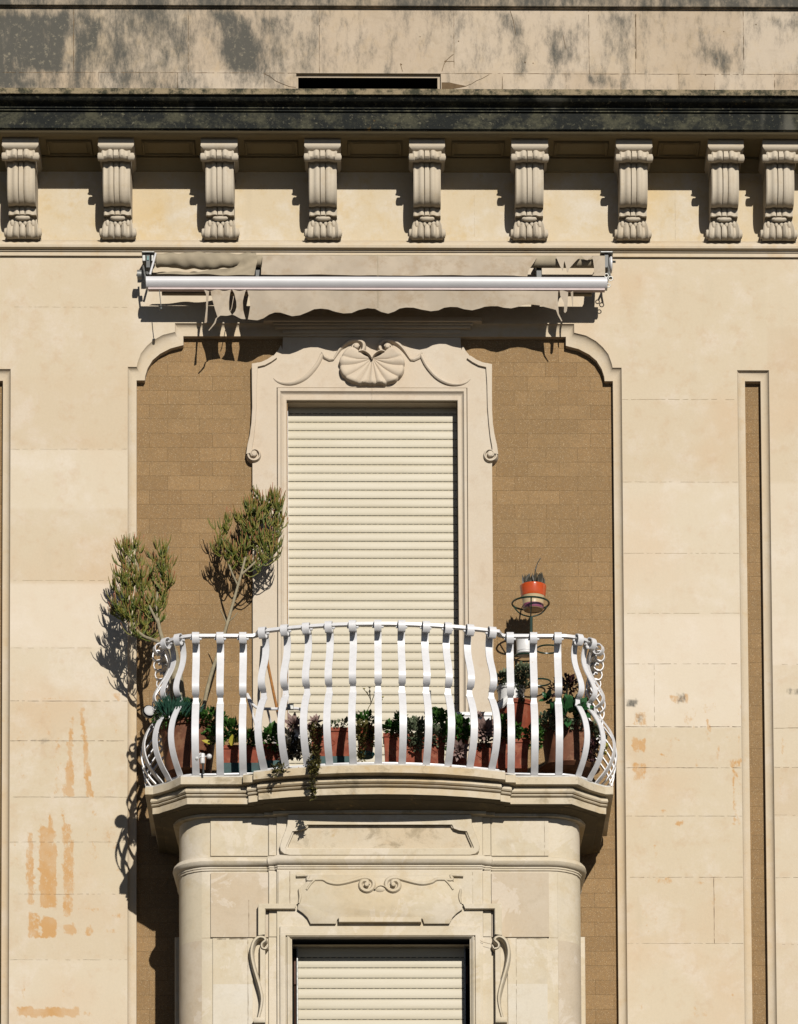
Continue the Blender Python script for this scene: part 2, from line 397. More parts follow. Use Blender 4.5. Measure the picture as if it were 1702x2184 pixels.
# left-hand stains measured on the pilaster: (poly, strength)
def zl(x, y): return W(.3765*x, 1361.6+.3764*y)
def zr(x, y): return W(1248+.3763*x, 1361.6+.3763*y)
def R4(x0, x1, y0, y1, f, s): return ([f(x0, y0), f(x1, y0), f(x1, y1), f(x0, y1)], s)
stains = [R4(95,195,298,322,zl,.42), R4(225,400,330,356,zl,.5), R4(440,462,326,356,zl,.5), R4(630,682,308,358,zl,.55),
 ([zl(235,365), zl(285,372), zl(292,570), zl(262,568), zl(262,430), zl(225,570), zl(205,560)], .45),
 ([zl(402,428), zl(412,428), zl(412,480), zl(418,900), zl(358,900), zl(385,560)], .85),
 ([zl(445,392), zl(474,392), zl(500,620), zl(516,790), zl(545,900), zl(492,900), zl(470,700), zl(455,480)], .85),
 R4(300,352,560,895,zl,.45), R4(90,145,490,860,zl,.38), R4(648,680,420,620,zl,.38),
 ([zl(345,950), zl(357,950), zl(370,1040), zl(405,1045), zl(425,1200), zl(413,1500), zl(400,1575), zl(356,1575), zl(352,1150)], .72),
 ([zl(150,1080), zl(192,1100), zl(200,1510), zl(155,1510), zl(142,1200)], .75),
 ([zl(218,1060), zl(275,1065), zl(280,995), zl(298,990), zl(305,1060), zl(322,1200), zl(325,1525), zl(222,1525)], .88),
 R4(155,222,1545,1705,zl,.82), R4(232,328,1580,1692,zl,.95), R4(357,426,1618,1682,zl,.80), R4(482,526,1618,1684,zl,.75),
 R4(580,660,1640,1676,zl,.48), R4(412,560,1520,1546,zl,.48), R4(620,722,1556,1592,zl,.5), R4(95,448,2090,2150,zl,.92),
 R4(452,520,2106,2144,zl,.5), R4(590,675,1060,1195,zl,.45), R4(510,560,972,1012,zl,.6), R4(488,560,1060,1290,zl,.38), R4(56,66,360,620,zl,.55),
 R4(700,720,1980,2184,zl,.42), R4(60,110,1230,1290,zl,.4), R4(640,700,1290,1350,zl,.4), R4(110,160,1950,2030,zl,.36), R4(300,460,1990,2040,zl,.36),
 ([zr(262,490), zr(285,415), zr(350,400), zr(350,500)], .68), R4(265,346,556,646,zr,.78), R4(270,346,700,802,zr,.72), R4(290,345,805,945,zr,.36),
 R4(484,586,312,370,zr,.6), R4(680,716,452,582,zr,.62), R4(836,856,740,1060,zr,.8), R4(858,880,760,1100,zr,.45), R4(815,890,675,735,zr,.6),
 R4(520,536,566,590,zr,.8), R4(420,448,648,668,zr,.8), R4(628,648,672,730,zr,.7), R4(735,765,610,735,zr,.45), R4(420,472,966,992,zr,.72),
 R4(510,560,1030,1060,zr,.8), R4(390,490,1352,1390,zr,.6), R4(635,680,1378,1396,zr,.65), R4(720,742,1440,1520,zr,.6), R4(705,742,1620,1640,zr,.75),
 R4(820,836,1995,2050,zr,.75), R4(850,866,1995,2015,zr,.6), R4(388,412,1170,1250,zr,.5), R4(765,782,1060,1105,zr,.55), R4(696,712,1125,1150,zr,.7),
 R4(300,330,2065,2110,zr,.5), R4(370,400,2150,2180,zr,.5), R4(228,240,300,345,zr,.6), R4(236,246,1350,1900,zr,.45), R4(800,840,540,620,zr,.45), R4(865,882,530,700,zr,.5),
 R4(1100,1140,560,660,zr,.42), R4(636,650,760,860,zr,.42), R4(420,450,805,825,zr,.5), R4(660,740,360,420,zr,.42), R4(855,875,380,440,zr,.5), R4(1085,1110,1130,1180,zr,.42),
 R4(590,620,1180,1190,zr,.3), R4(62,90,1100,1180,zl,.5), R4(205,230,1000,1060,zl,.5), R4(120,150,2000,2060,zl,.5), R4(610,660,640,900,zl,.34), R4(340,420,1880,1960,zl,.34), R4(890,905,300,520,zr,.6), R4(560,640,380,520,zr,.4), R4(440,520,560,720,zr,.36), R4(930,945,1350,1500,zr,.6), R4(300,420,1480,1700,zr,.34), R4(1090,1130,740,900,zr,.42), R4(600,700,2080,2150,zr,.42)]
greys = [R4(230,300,350,384,zr,.36), R4(525,575,318,364,zr,.36), R4(1148,1300,278,326,zr,.46), R4(285,330,420,470,zr,.22), R4(60,300,574,588,zl,.2)]
def boxes(lst):
    return [(min(p[0] for p in q), max(p[0] for p in q), min(p[1] for p in q), max(p[1] for p in q), q, s) for q, s in lst]
def sdist(q, X, Y):
    ins = False; dm = 1e9; n = len(q)
    for i in range(n):
        (ax, ay), (bx, by) = q[i], q[(i+1) % n]
        if (ay > Y) != (by > Y) and X < (bx-ax)*(Y-ay)/(by-ay)+ax: ins = not ins
        dx, dy = bx-ax, by-ay; l2 = dx*dx+dy*dy or 1; k = max(0, min(1, ((X-ax)*dx+(Y-ay)*dy)/l2))
        dm = min(dm, math.hypot(X-ax-k*dx, Y-ay-k*dy))
    return dm if ins else -dm
def field(bl, X, Y, soft=5.):
    v = 0; n3 = mnoise.noise
    a = n3(Vector((X*.05, Y*.05, 3.1)))*4.5+n3(Vector((X*.16, Y*.16, 7.7)))*3.5
    b = n3(Vector((X*.05, Y*.05, 11.3)))*5+n3(Vector((X*.16, Y*.16, 1.7)))*5
    X += a; Y += b
    for (x0, x1, y0, y1, q, s) in bl:
        if x0-soft < X < x1+soft and y0-soft < Y < y1+soft:
            v = max(v, s*max(0, min(1, .5+sdist(q, X, Y)/soft)))
    return v
SB, GB = boxes(stains), boxes(greys)
rowsL = [WY(140, y) for y in (655, 800, 958, 1085, 1238, 1382, 1495, 1580, 1700, 1796, 1907, 2047)]
rowsR = [WY(1450, y) for y in (700, 852, 1028, 1180, 1308, 1416, 1550, 1637.5, 1740.6, 1871, 2012)]
toneL = [(.25,.2),(.3,.3),(.35,.15),(.4,.85),(.3,.35),(.75,.9),(.35,.8),(.2,.4),(.15,.3),(.2,.35),(.1,.5),(.3,.35),(.35,.75)]
toneR = [(.2,.3),(.25,.4),(.3,.3),(.4,.9),(.45,.85),(.8,.9),(.7,1.),(.25,.45),(.2,.5),(.2,.35),(.25,.3),(.25,.6)]
toneF = [(.25,.5),(.4,.15),(.3,.4),(.5,.8),(.55,.9),(.7,.9),(.4,.6),(.3,.7),(.4,.1),(.3,.6),(.3,.9),(.4,.4)]
def wall_attr(X, Y):
    if X > Xe-5: rows, tn = rowsR, toneF
    elif X > (Xb+Xc)/2: rows, tn = rowsR, toneR
    else: rows, tn = rowsL, toneL
    i = sum(Y > r for r in rows)
    a, h = tn[i % len(tn)]
    if i < 2 and Xb < X < Xc: a, h = .35, .55
    return a, h
def add_wall_attrs(mb, stainy=True):
    T, H, ST, GR = [], [], [], []
    for (x, y, z) in mb.v:
        X, Y = x/U+XC, YC-(z-EYE)/U
        a, h = wall_attr(X, Y); T.append(a); H.append(h)
        on = stainy and -60 < X < 1790 and 1300 < Y < 2330
        ST.append(field(SB, X, Y) if on else 0); GR.append(field(GB, X, Y) if on else 0)
    mb.at = {'tone': T, 'hue': H, 'stain': ST, 'grey': GR}

# centre opening outline (outer edge of the frame and panel edge), measured
outerL = [(272,2600),(272,781),(292,781),(293,772),(300,749),(311,735),(326,723),(347,713),(372.5,707),(372.5,689)]
innerL = [(290.5,2600),(291,804),(307,804),(307.5,794),(312,775),(322,757),(337,745),(361,735),(389,730),(389,711.6)]
outerR = [(1331,2600),(1325,785.6),(1307,785.6),(1304,776),(1297,760),(1285,745),(1271,730.6),(1250,717),(1224,710.5),(1224,692)]
innerR = [(1313,2600),(1307,811),(1289,811),(1288,803),(1282,789),(1270,771),(1253,756),(1232,743),(1206,734),(1206,716)]
def rect(ptsL, ptsR, xl, xr, yt):
    a = [list(W(*p)) for p in ptsL]; b = [list(W(*p)) for p in ptsR]
    # keep the verticals and the top straight, both sides mirrored
    c = (xl+xr)/2; hw = (xr-xl)/2; L = []
    for i, (p, q) in enumerate(zip(a, b)):
        x = ((c-p[0])+(q[0]-c))/2; y = (p[1]+q[1])/2; L.append([x, y])
    L[0][0] = L[1][0] = hw; L[-1][1] = yt; L[0][1] = GY
    return [(c-x, y) for x, y in L]+[(c+x, y) for x, y in reversed(L)]
Yo = (WY(600,689)+WY(1000,691))/2; Yi = (WY(600,711.6)+WY(1000,714.5))/2
Xbi = (WX(290.5,1000)+WX(290.5,2000))/2; Xci = (WX(1308,850)+WX(1320,2100))/2
cc = (Xb+Xc+Xbi+Xci)/4; hw_o = (Xc-Xb)/2; hw_i = (Xci-Xbi)/2
OUT = rect(outerL, outerR, cc-hw_o, cc+hw_o, Yo); INN = rect(innerL, innerR, cc-hw_i, cc+hw_i, Yi)
Xb, Xc = cc-hw_o, cc+hw_o
# ---- plain wall
mb = MB()
xs = merge_breaks([XL0, -60, Xz, Xa, Xb, Xc, Xd, Xe, 1790, XR0], 6)
ys = frange(Ywt, Yo, 12)+frange(Yo, Ya, 12)+frange(Ya, 1420, 10)+frange(1420, 2330, 5)+frange(2330, GY, 500)+[GY]
ids = {}
def vid(i, j):
    if (i, j) not in ids: ids[i, j] = mb.P(xs[i], ys[j], 0)
    return ids[i, j]
for i in range(len(xs)-1):
    xm = (xs[i]+xs[i+1])/2
    for j in range(len(ys)-1):
        ym = (ys[j]+ys[j+1])/2
        if (Xb < xm < Xc and ym > Yo) or (Xz < xm < Xa and ym > Ya) or (Xd < xm < Xe and ym > Ya): continue
        mb.F(vid(i, j), vid(i+1, j), vid(i+1, j+1), vid(i, j+1))
h = len(OUT)//2
mb.poly([(Xb, Yo)]+list(reversed(OUT[1:h])), 0); mb.poly([(Xc, Yo)]+OUT[h:-1], 0)
add_wall_attrs(mb)
wall = mb.build('wall', [m_wall], bld, recalc=False)
# ---- joints: thin broken lines of open mortar
def joint(mb, x0, y0, x1, y1, D=.3, wd=.9, gap=.15, rg=rng):
    l = math.hypot(x1-x0, y1-y0); n = max(1, int(l/6)); ux, uy = (x1-x0)/l, (y1-y0)/l; nx, ny = -uy, ux; off = 0
    pts = []
    for i in range(n+1):
        off = off*.7+rg.uniform(-.25, .25); k = wd*rg.uniform(.2, 1.15)/2; t = l*i/n
        pts.append((x0+ux*t+nx*off, y0+uy*t+ny*off, k))
    for a, b in zip(pts, pts[1:]):
        if rg.random() < gap*.5: continue
        mb.F(mb.P(a[0]-nx*a[2], a[1]-ny*a[2], D), mb.P(b[0]-nx*b[2], b[1]-ny*b[2], D), mb.P(b[0]+nx*b[2], b[1]+ny*b[2], D), mb.P(a[0]+nx*a[2], a[1]+ny*a[2], D))
jb = MB()
for y, wdt, gp in ((1495,.9,.25),(1580,1.1,.1),(1700,.8,.3),(1796,.5,.5),(1907,.6,.4),(2047,.5,.6)):
    Y = WY(140, y); joint(jb, Xa+1, Y, Xb-1, Y, wd=wdt, gap=gp)
for y, wdt, gp in ((1550,1.2,.15),(1637.5,.9,.2),(1740.6,.7,.4),(1871,.8,.3),(1416,.7,.5),(2012,.5,.5)):
    Y = WY(1450, y); joint(jb, Xc+1, Y, Xd-1, Y, wd=wdt, gap=gp)
    joint(jb, Xe+1, Y+rng.uniform(-4, 4), 1790, Y, wd=wdt*.8, gap=gp+.1)
joint(jb, WX(1395.6,1480), rowsR[5], WX(1395.6,1480), rowsR[6], wd=.6, gap=.4); joint(jb, WX(1523,1940), rowsR[9], WX(1523,1940), rowsR[10], wd=1.1, gap=.15)
jb.mat(1)
for y in (655, 958, 1238, 1382): Y = WY(140, y); joint(jb, Xa+1, Y, Xb-1, Y, wd=.5, gap=.6)
for y in (852, 1028, 1180, 1308): Y = WY(1450, y); joint(jb, Xc+1, Y, Xd-1, Y, wd=.7, gap=.45)
absorb(jb.build('wall_joints', [m_joint, m_jlight], bld, recalc=False), wall)

# ---- frames round the brown panels (cavetto) and the panels
CAV = [(0,0),(.05,-3.),(.16,-6.),(.32,-8.5),(.55,-10),(.8,-10.6),(1,-10.8),(1,-26.)]
def cav_loft(mb, A, B):
    mb.grid([[(a[0]+(b[0]-a[0])*t, a[1]+(b[1]-a[1])*t, d) for a, b in zip(A, B)] for (t, d) in CAV])
mb = MB(); cav_loft(mb, OUT, INN); add_wall_attrs(mb, False)
mb.at['tone'] = [.25]*len(mb.v)
mb.build('panel_frame', m_trim, bld)
for (xa, xb, yt, wdt) in ((Xd, Xe, Yd, 17), (Xz, Xa, Ya, 17)):
    mb = MB(); cav_loft(mb, [(xa,GY),(xa,yt),(xb,yt),(xb,GY)], [(xa+wdt,GY),(xa+wdt,yt+21),(xb-wdt,yt+21),(xb-wdt,GY)])
    mb.build('panel_frame', m_trim, bld)
mb = MB()
hx0, hx1, hy0 = WX(614,1200,-20), WX(976,1200,-20), WY(795,856,-20)
for (xa, xb, yt, yb) in ((Xb, hx0, Yo, GY), (hx1, Xc, Yo, GY), (hx0, hx1, Yo, hy0), (Xd, Xe, Yd, GY), (Xz, Xa, Ya, GY)):
    mb.grid([[(xa, yt, -26), (xb, yt, -26)], [(xa, yb, -26), (xb, yb, -26)]])
mb.build('stucco_panel', m_brown, bld, recalc=False)
mb = MB()   # body of the building behind the facade
mb.grid([[(XL0,GY,0),(XL0,-260,0),(XR0,-260,0),(XR0,GY,0)], [(XL0,GY,-2400),(XL0,-260,-2400),(XR0,-260,-2400),(XR0,GY,-2400)]])
mb.build('side_wall', m_trim, bld, recalc=False)

# ---- string moulding under the frieze
DF = -15
def Yat(py, d): return WY(851, py, d)
prof = [(DF, Yat(513, DF)), (4, Yat(514.5, 4)), (10, Yat(516, 10)), (16, Yat(518.5, 16)), (19, Yat(523, 19)), (18, Yat(528, 18)), (13, Yat(532, 13)), (9, Yat(533.6, 9)),
        (9, Yat(536.8, 9)), (6, Yat(537.4, 6)), (6, Yat(546.5, 6)), (4, Yat(548.2, 4)), (0, Yat(548.8, 0))]
mb = MB(); mb.hprof(prof, XL0, XR0, 1); mb.build('string_course', m_trim, bld)
# ---- frieze
Ysof = Yat(277, 127)
mb = MB(); mb.grid([[(XL0, Ysof, DF), (XR0, Ysof, DF)], [(XL0, Yat(516, DF)+6, DF), (XR0, Yat(516, DF)+6, DF)]])
mb.mat(1)
for x in (1012, 1441): X = WX(x, 450); joint(mb, X, Yat(410, DF), X, Yat(512, DF), DF+.3, .5, .5)
mb.build('frieze', [m_frieze, m_jlight], bld, recalc=False)
# ---- soffit, bed mould, coffers
mb = MB()
mb.hprof([(122, Ysof), (DF, Ysof)], XL0, XR0, 1, False)
mb.hprof([(8, Ysof), (8, Ysof+5), (3, Ysof+8), (-2, Ysof+14), (-8, Ysof+19), (-10, Ysof+24), (DF, Ysof+25)], XL0, XR0, 1, False)
mb.hprof([(122, Ysof-.5), (116, Ysof+4), (108, Ysof+5.5), (102, Ysof+5.5), (100, Ysof)], XL0, XR0, 1, False)
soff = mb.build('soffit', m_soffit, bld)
BX = [43.5, 247.5, 467.5, 688, 911, 1130, 1352.5, 1548, 1665.5]
BXw = [WX(x, 335, 90) for x in BX]
mb = MB()
for i in range(-1, 8):
    x0 = (BXw[i] if i >= 0 else BXw[0]-212)+50; x1 = BXw[i+1]-50
    if x1-x0 < 40: continue
    if i in (1, 4, 6): pass
    a0, a1, d0, d1 = x0+2, x1-2, 13, 79
    for (p, q, r, s_) in ((a0,a1,d1-5,d1),(a0,a1,d0,d0+5),(a0,a0+6,d0+5,d1-5),(a1-6,a1,d0+5,d1-5)):
        mb.grid([[(p,Ysof+.5,r),(q,Ysof+.5,r),(q,Ysof+.5,s_),(p,Ysof+.5,s_)], [(p+1.5,Ysof+4,r+1.5),(q-1.5,Ysof+4,r+1.5),(q-1.5,Ysof+4,s_-1.5),(p+1.5,Ysof+4,s_-1.5)]], cu=True)
        mb.F(*[mb.P(*v) for v in ((p+1.5,Ysof+4,r+1.5),(q-1.5,Ysof+4,r+1.5),(q-1.5,Ysof+4,s_-1.5),(p+1.5,Ysof+4,s_-1.5))])
    mb.box(a0+12, a1-12, Ysof, Ysof+2, d0+10, d1-10)
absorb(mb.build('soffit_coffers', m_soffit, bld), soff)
# ---- corona and cymatium, dark with moss
prof = [(122, Ysof), (122, Ysof-2), (127, Ysof-2.5), (127, Yat(241.5, 127)), (122, Yat(241, 127)-1), (122, Yat(241, 127)-3), (130, Yat(237.5, 130)), (130, Yat(233.5, 130)), (126, Yat(233.5, 130)-1), (126, Yat(232.5, 126)), (134, Yat(231.5, 134)), (134, Yat(227.5, 134)),
        (138, Yat(224, 138)), (145, Yat(219.5, 145)), (151, Yat(214, 151)), (155, Yat(209, 155)), (157, Yat(204, 157)), (155, Yat(203, 155)), (162, Yat(202, 162))]
mb = MB(); n_ = 60; mb.hprof(prof, XL0, XR0, n_, False); mb.build('cornice', m_dark, bld, ang=25)
mb = MB(); mb.hprof([(162, Yat(202, 162)+.2), (163, Yat(201, 163)), (163, Yat(189.5, 163)), (155, Yat(189.5, 163)-4), (DF, Yat(189.5, 163)-30)], XL0, XR0, n_, False); mb.build('cornice_ledge', m_ledge, bld, ang=25)

# ---- attic
Ya0, Ya1, Ya2 = Yat(18, DF), Yat(156.5, DF), Yat(189.5, 163)-29
att_dark = [([W(-80,15), W(155,15), W(150,90), W(140,150), W(60,152), W(30,190), W(-80,190)], .62), ([W(160,18), W(240,18), W(225,60), W(170,150), W(158,150)], .55),
  ([W(330,20), W(400,20), W(395,80), W(370,150), W(300,150), W(340,80)], .42), ([W(448,15), W(520,15), W(545,60), W(560,110), W(540,150), W(488,150), W(455,110), W(470,70)], .60), ([W(540,20), W(600,20), W(585,110), W(560,60)], .5),
  ([W(596,18), W(640,18), W(612,90), W(600,70)], .45), ([W(1060,20), W(1100,20), W(1125,90), W(1130,150), W(1110,150), W(1095,90)], .55), ([W(1150,60), W(1240,30), W(1250,140), W(1160,130)], .36),
  ([W(1300,20), W(1355,20), W(1350,140), W(1330,226), W(1318,100)], .5), ([W(1500,90), W(1580,90), W(1560,155), W(1500,150)], .40), ([W(1240,150), W(1300,150), W(1360,186), W(1260,186)], .42),
  ([W(1620,30), W(1702,30), W(1702,60), W(1640,50)], .4), ([W(-80,150), W(90,150), W(85,190), W(-80,190)], .52), ([W(210,158), W(370,226), W(330,188), W(215,188)], .32),
  ([W(1625,231), W(1702,231), W(1702,190), W(1640,190)], .4), ([W(690,20), W(780,25), W(740,60)], .35), ([W(860,20), W(960,22), W(880,50)], .3), ([W(240,25), W(330,25), W(310,150), W(240,150)], .36)]
AB = boxes(att_dark)
mb = MB(); sx0, sx1 = WX(631.5, 170), WX(940.5, 170); sy0, sy1 = Ya1, Ya2
mb.cur = 0
xs = merge_breaks([XL0, -60, sx0, sx1, 1790, XR0], 10)
ys = [Yat(-40, DF)]+frange(Ya0-2, Ya1, 9)+frange(Ya1, Yat(189.5, DF), 9)+[Yat(189.5, DF), Ya2]
ids = {}
for i in range(len(xs)-1):
    for j in range(len(ys)-1):
        xm, ym = (xs[i]+xs[i+1])/2, (ys[j]+ys[j+1])/2
        if sx0 < xm < sx1 and ym > Ya1: continue
        q = []
        for a, b in ((i,j),(i+1,j),(i+1,j+1),(i,j+1)):
            if (a, b) not in ids: ids[a, b] = mb.P(xs[a], ys[b], DF)
            q.append(ids[a, b])
        mb.F(*q)
ajb = [-60, WX(156,90), WX(401,90), WX(575,90), WX(681,90), WX(968.5,90), WX(1257,90), WX(1356,90), WX(1587,90), 1790]
ajs = [-60, WX(84,170), WX(209,170), WX(262,170), WX(378,170), WX(563,170), WX(1072,170), WX(1208,170), WX(1325,170), WX(1449,170), WX(1525,170), WX(1654,170), 1790]
tb = [(.1,.2),(.1,.5),(.3,.3),(.3,.5),(.4,.4),(.5,.6),(.4,.6),(.3,.3),(.45,.8),(.5,.3)]
ts = [(.1,.2),(.4,.1),(.5,.6),(.3,.3),(.5,.7),(.4,.5),(.5,.6),(.4,.3),(.5,.5),(.3,.3),(.5,.6),(.5,.3)]
T, H, G_ = [], [], []
for (x, y, z) in mb.v:
    X, Y = x/U+XC, YC-(z-EYE)/U
    bl, tt = (ajb, tb) if Y < Ya1 else (ajs, ts)
    i = min(len(tt)-1, max(0, sum(X > v for v in bl)-1)); T.append(tt[i][0]); H.append(tt[i][1]); G_.append(max(field(AB, X, Y, 40), .36 if X < 420 else .26 if X < 700 else .18))
mb.at = {'tone': T, 'hue': H, 'stain': [0]*len(T), 'grey': G_}
attic = mb.build('attic_wall', m_attic, bld, recalc=False)
mb = MB()
for k, X in enumerate(ajb[1:-1]):
    joint(mb, X, Ya0, X, Ya1, DF+.3, (1.6,.9,.5,1.2,1.4,1.2,1.2,1.4)[k], (.0,.1,.5,.05,.05,.15,.2,.05)[k])
for k, X in enumerate(ajs[1:-1]): joint(mb, X, Ya1, X, Ya2, DF+.3, (.8,.7,.6,1.4,.8,1.5,.7,.9,1.1,1.,1.6)[k], .2)
joint(mb, -60, Ya1, sx0, Ya1, DF+.3, 1.1, .18); joint(mb, sx1, Ya1, 1790, Ya1, DF+.3, 1.2, .2)
def crack(mb, pts, wd, D):
    for (a, b) in zip(pts, pts[1:]):
        l = math.hypot(b[0]-a[0], b[1]-a[1]); nx, ny = -(b[1]-a[1])/l*wd/2, (b[0]-a[0])/l*wd/2
        mb.F(mb.P(a[0]-nx, a[1]-ny, D), mb.P(b[0]-nx, b[1]-ny, D), mb.P(b[0]+nx, b[1]+ny, D), mb.P(a[0]+nx, a[1]+ny, D))
def C1(*v): return [W(x/1.1347/1.7626, y/1.1347/1.7626, DF) for x, y in v]
def C2(*v): return [W((1500+x/1.1347)/1.7626, y/1.1347/1.7626, DF) for x, y in v]
crack(mb, C1((1127,315),(1150,325),(1175,345),(1205,358),(1235,370),(1262,373)), 1.1, DF+.5)
crack(mb, C2((183,305),(190,280),(198,262),(212,248),(232,232)), 1.2, DF+.5); crack(mb, C2((198,262),(236,262)), 1., DF+.5)
crack(mb, C2((288,366),(310,358),(330,345),(355,335),(385,318)), .9, DF+.5); crack(mb, C2((475,48),(488,90),(497,145)), 1., DF+.5)
crack(mb, C2((5,270),(15,305)), 1., DF+.5); crack(mb, C2((700,150),(712,210)), .8, DF+.5); crack(mb, C2((1010,60),(1012,250)), 1., DF+.6)
for (x, y, r) in ((90,157,2.2),(254,176,3),(198,262,4.5),(538,266,3.5),(572,270,2.5),(1308,320,3),(1523,105,3),(1385,135,2.5),(1355,250,2.5),(10,275,3.5)):
    c_ = C2((x, y))[0]; mb.poly(arc(c_[0], c_[1], r*.5, r*.42, 0, 330, 9), DF+.6)
mb.poly(C2((182,352),(215,352),(250,360),(290,368),(255,375),(225,380),(182,380)), DF+.7)
absorb(mb.build('attic_joints', m_joint, bld, recalc=False), attic)
# slot under the attic
mb = MB(); r_ = [[(sx0,sy0,DF),(sx1,sy0,DF),(sx1,sy1,DF),(sx0,sy1,DF)], [(sx0,sy0,DF-8),(sx1,sy0,DF-8),(sx1,sy1,DF-8),(sx0,sy1,DF-8)]]
mb.grid(r_, cu=True)
i0, i1, j0 = sx0+4, sx1-7, sy0+6
mb.F(*[mb.P(*p) for p in ((sx0,sy0,DF-8),(sx1,sy0,DF-8),(sx1,j0,DF-8),(sx0,j0,DF-8))]); mb.F(*[mb.P(*p) for p in ((sx0,j0,DF-8),(i0,j0,DF-8),(i0,sy1,DF-8),(sx0,sy1,DF-8))]); mb.F(*[mb.P(*p) for p in ((i1,j0,DF-8),(sx1,j0,DF-8),(sx1,sy1,DF-8),(i1,sy1,DF-8))])
mb.mat(1); mb.grid([[(i0,j0,DF-8),(i1,j0,DF-8),(i1,sy1,DF-8),(i0,sy1,DF-8)], [(i0,j0,DF-60),(i1,j0,DF-60),(i1,sy1,DF-60),(i0,sy1,DF-60)]], cu=True)
mb.F(*[mb.P(*p) for p in ((i0,j0,DF-60),(i1,j0,DF-60),(i1,sy1,DF-60),(i0,sy1,DF-60))])
mb.build('vent_slot', [m_attic, m_black], bld, recalc=False)
# top band
mb = MB(); yb = Yat(11.5, -3)
mb.hprof([(-3, -260), (-3, yb-3), (-4, yb), (-9, yb+.6), (-9, yb+2), (DF, yb+2.6)], XL0, XR0, 40, False)
mb.at = {'tone': [.2]*len(mb.v), 'hue': [.2]*len(mb.v), 'stain': [0]*len(mb.v), 'grey': [.42]*len(mb.v)}
mb.build('parapet_band', m_attic, bld)

# ---- brackets
def make_bracket():
    X0 = BXw[3]; mb = MB()
    def Yb(py, d): return WY(688, py, d+DF)
    path = [(97,317),(104,319.5),(109,323),(112,328),(112.5,333),(109,338.5),(103,343),(95,345),(88,346),(87,350),(88,364),(90,378),(90,392),(88,405),(83,417),(77,427),(70,435),(63,439.5),(58,441),(51,441.5),
            (51,446),(51,452),(51,459),(47,461),(36,462.5),(33,468),(34,473),(39,477),(45,482),(49,489),(50,496),(47,503),(41,508.5),(33,511.5),(25,512),(0,512.5)]
    us = [-1,-.985,-.93,-.84,-.74,-.64,-.58,-.52,-.42,-.32,-.23,-.195,-.175,-.155,-.08,0]; us = us+[-u for u in reversed(us[:-1])]
    def rel(u, i):
        a = abs(u)
        if a < .16: r = 2.2
        elif a < .2: r = -2.6
        elif a < .6: r = 3.4*math.sin(math.pi*(a-.2)/.4)**.7 if a > .2 else 0
        elif a < .985: r = -1.6*math.sin(math.pi*(a-.6)/.385)+1.2*(a-.6)
        else: r = -2
        return r
    rows = []
    for i, (d, py) in enumerate(path):
        hwid = 30.5 if i < 9 else 29
        if i > 25: hwid = 28+6*math.sin(min(1, (i-25)/6)*math.pi/2)
        k = 1. if 8 < i < 24 else (1.35 if i <= 8 else 1.5)
        if i >= len(path)-3: k = .2
        # scrolls narrow like a bone in the middle
        row = []
        for u in us:
            dd = rel(u, i)*k
            if i <= 8: dd += 2.5*abs(u)**2-1
            if 26 <= i < 33: dd += -3+5*abs(u)**3+1.8*math.cos(u*14)
            row.append((X0+u*hwid, Yb(py, d), DF+max(.2, d+dd) if d > 1 else DF))
        rows.append(row)
    ids = mb.grid(rows)
    for side in (0, -1):      # cheeks back to the wall
        for a, b in zip(rows, rows[1:]):
            p, q = a[side], b[side]
            mb.F(mb.P(*p), mb.P(*q), mb.P(q[0], q[1], DF), mb.P(p[0], p[1], DF))
    # scroll eyes
    for sgn in (-1, 1):
        for (d, py, r, x1, ww) in ((104, 336, 8.5, 30, 8.5), (37, 498, 9.5, 31, 7.5)):
            yy = Yb(py, d); rr = [r, r, r*.9, r*.55, r*.5, 0]; xx = [x1-4, x1+ww-2, x1+ww, x1+ww, x1+ww+1, x1+ww+1.6]
            mb.grid([[(X0+sgn*x, yy+math.cos(2*math.pi*k/14)*q, DF+d+math.sin(2*math.pi*k/14)*q) for k in range(14)] for x, q in zip(xx, rr)], cu=True)
    # acanthus leaf over the lower scroll
    for (cx_, py, d, rw, rh, rd) in ((0,467,47,16,5,7),(-10,466,46,6,4,5),(10,466,46,6,4,5),(-22,478,38,5,8,6),(22,478,38,5,8,6),(-13,476,40,6,4,4),(13,476,40,6,4,4),(-5,477,42,4,6,4),(5,477,42,4,6,4)):
        yy = Yb(py, d)
        mb.grid([[(X0+cx_+rw*math.cos(a)*math.sin(b), yy-rh*math.cos(b), DF+d+rd*math.sin(a)*math.sin(b)) for a in [2*math.pi*k/10 for k in range(10)]] for b in [math.pi*k/6 for k in range(7)]], cu=True)
    # abacus
    yt, y1, y2 = Ysof-.3, Yb(311, 114), Yb(320, 111)
    mb.box(X0-38, X0+38, yt, y1, DF+1, DF+109)
    rw = []
    for (k, hh, dd) in ((0, 38.5, 116), (.25, 37.5, 115.5), (.6, 34, 112), (1, 30.5, 107)):
        y = y1+.01+(y2-y1)*k; rw.append([(X0-hh, y, DF+.5), (X0-hh, y, DF+dd), (X0+hh, y, DF+dd), (X0+hh, y, DF+.5)])
    mb.grid(rw); mb.F(*[mb.P(*p) for p in rw[-1]])
    # foot block
    yf = Yb(512, 30); mb.box(X0-37.5, X0+37.5, yf-7, yf+1.5, DF+.5, DF+26)
    return mb.build('bracket', m_brk, bld, origin=(X0, Ysof, DF), ang=40)
b0 = make_bracket(); b0['group'] = 'scroll brackets under the cornice'
for i, X in enumerate(BXw):
    if i == 3: continue
    c = b0.copy(); COL.objects.link(c); c.parent = bld
    c.location.x = b0.location.x+(X-BXw[3])*U; c.scale.x = (1, .985, 1.01)[i % 3]

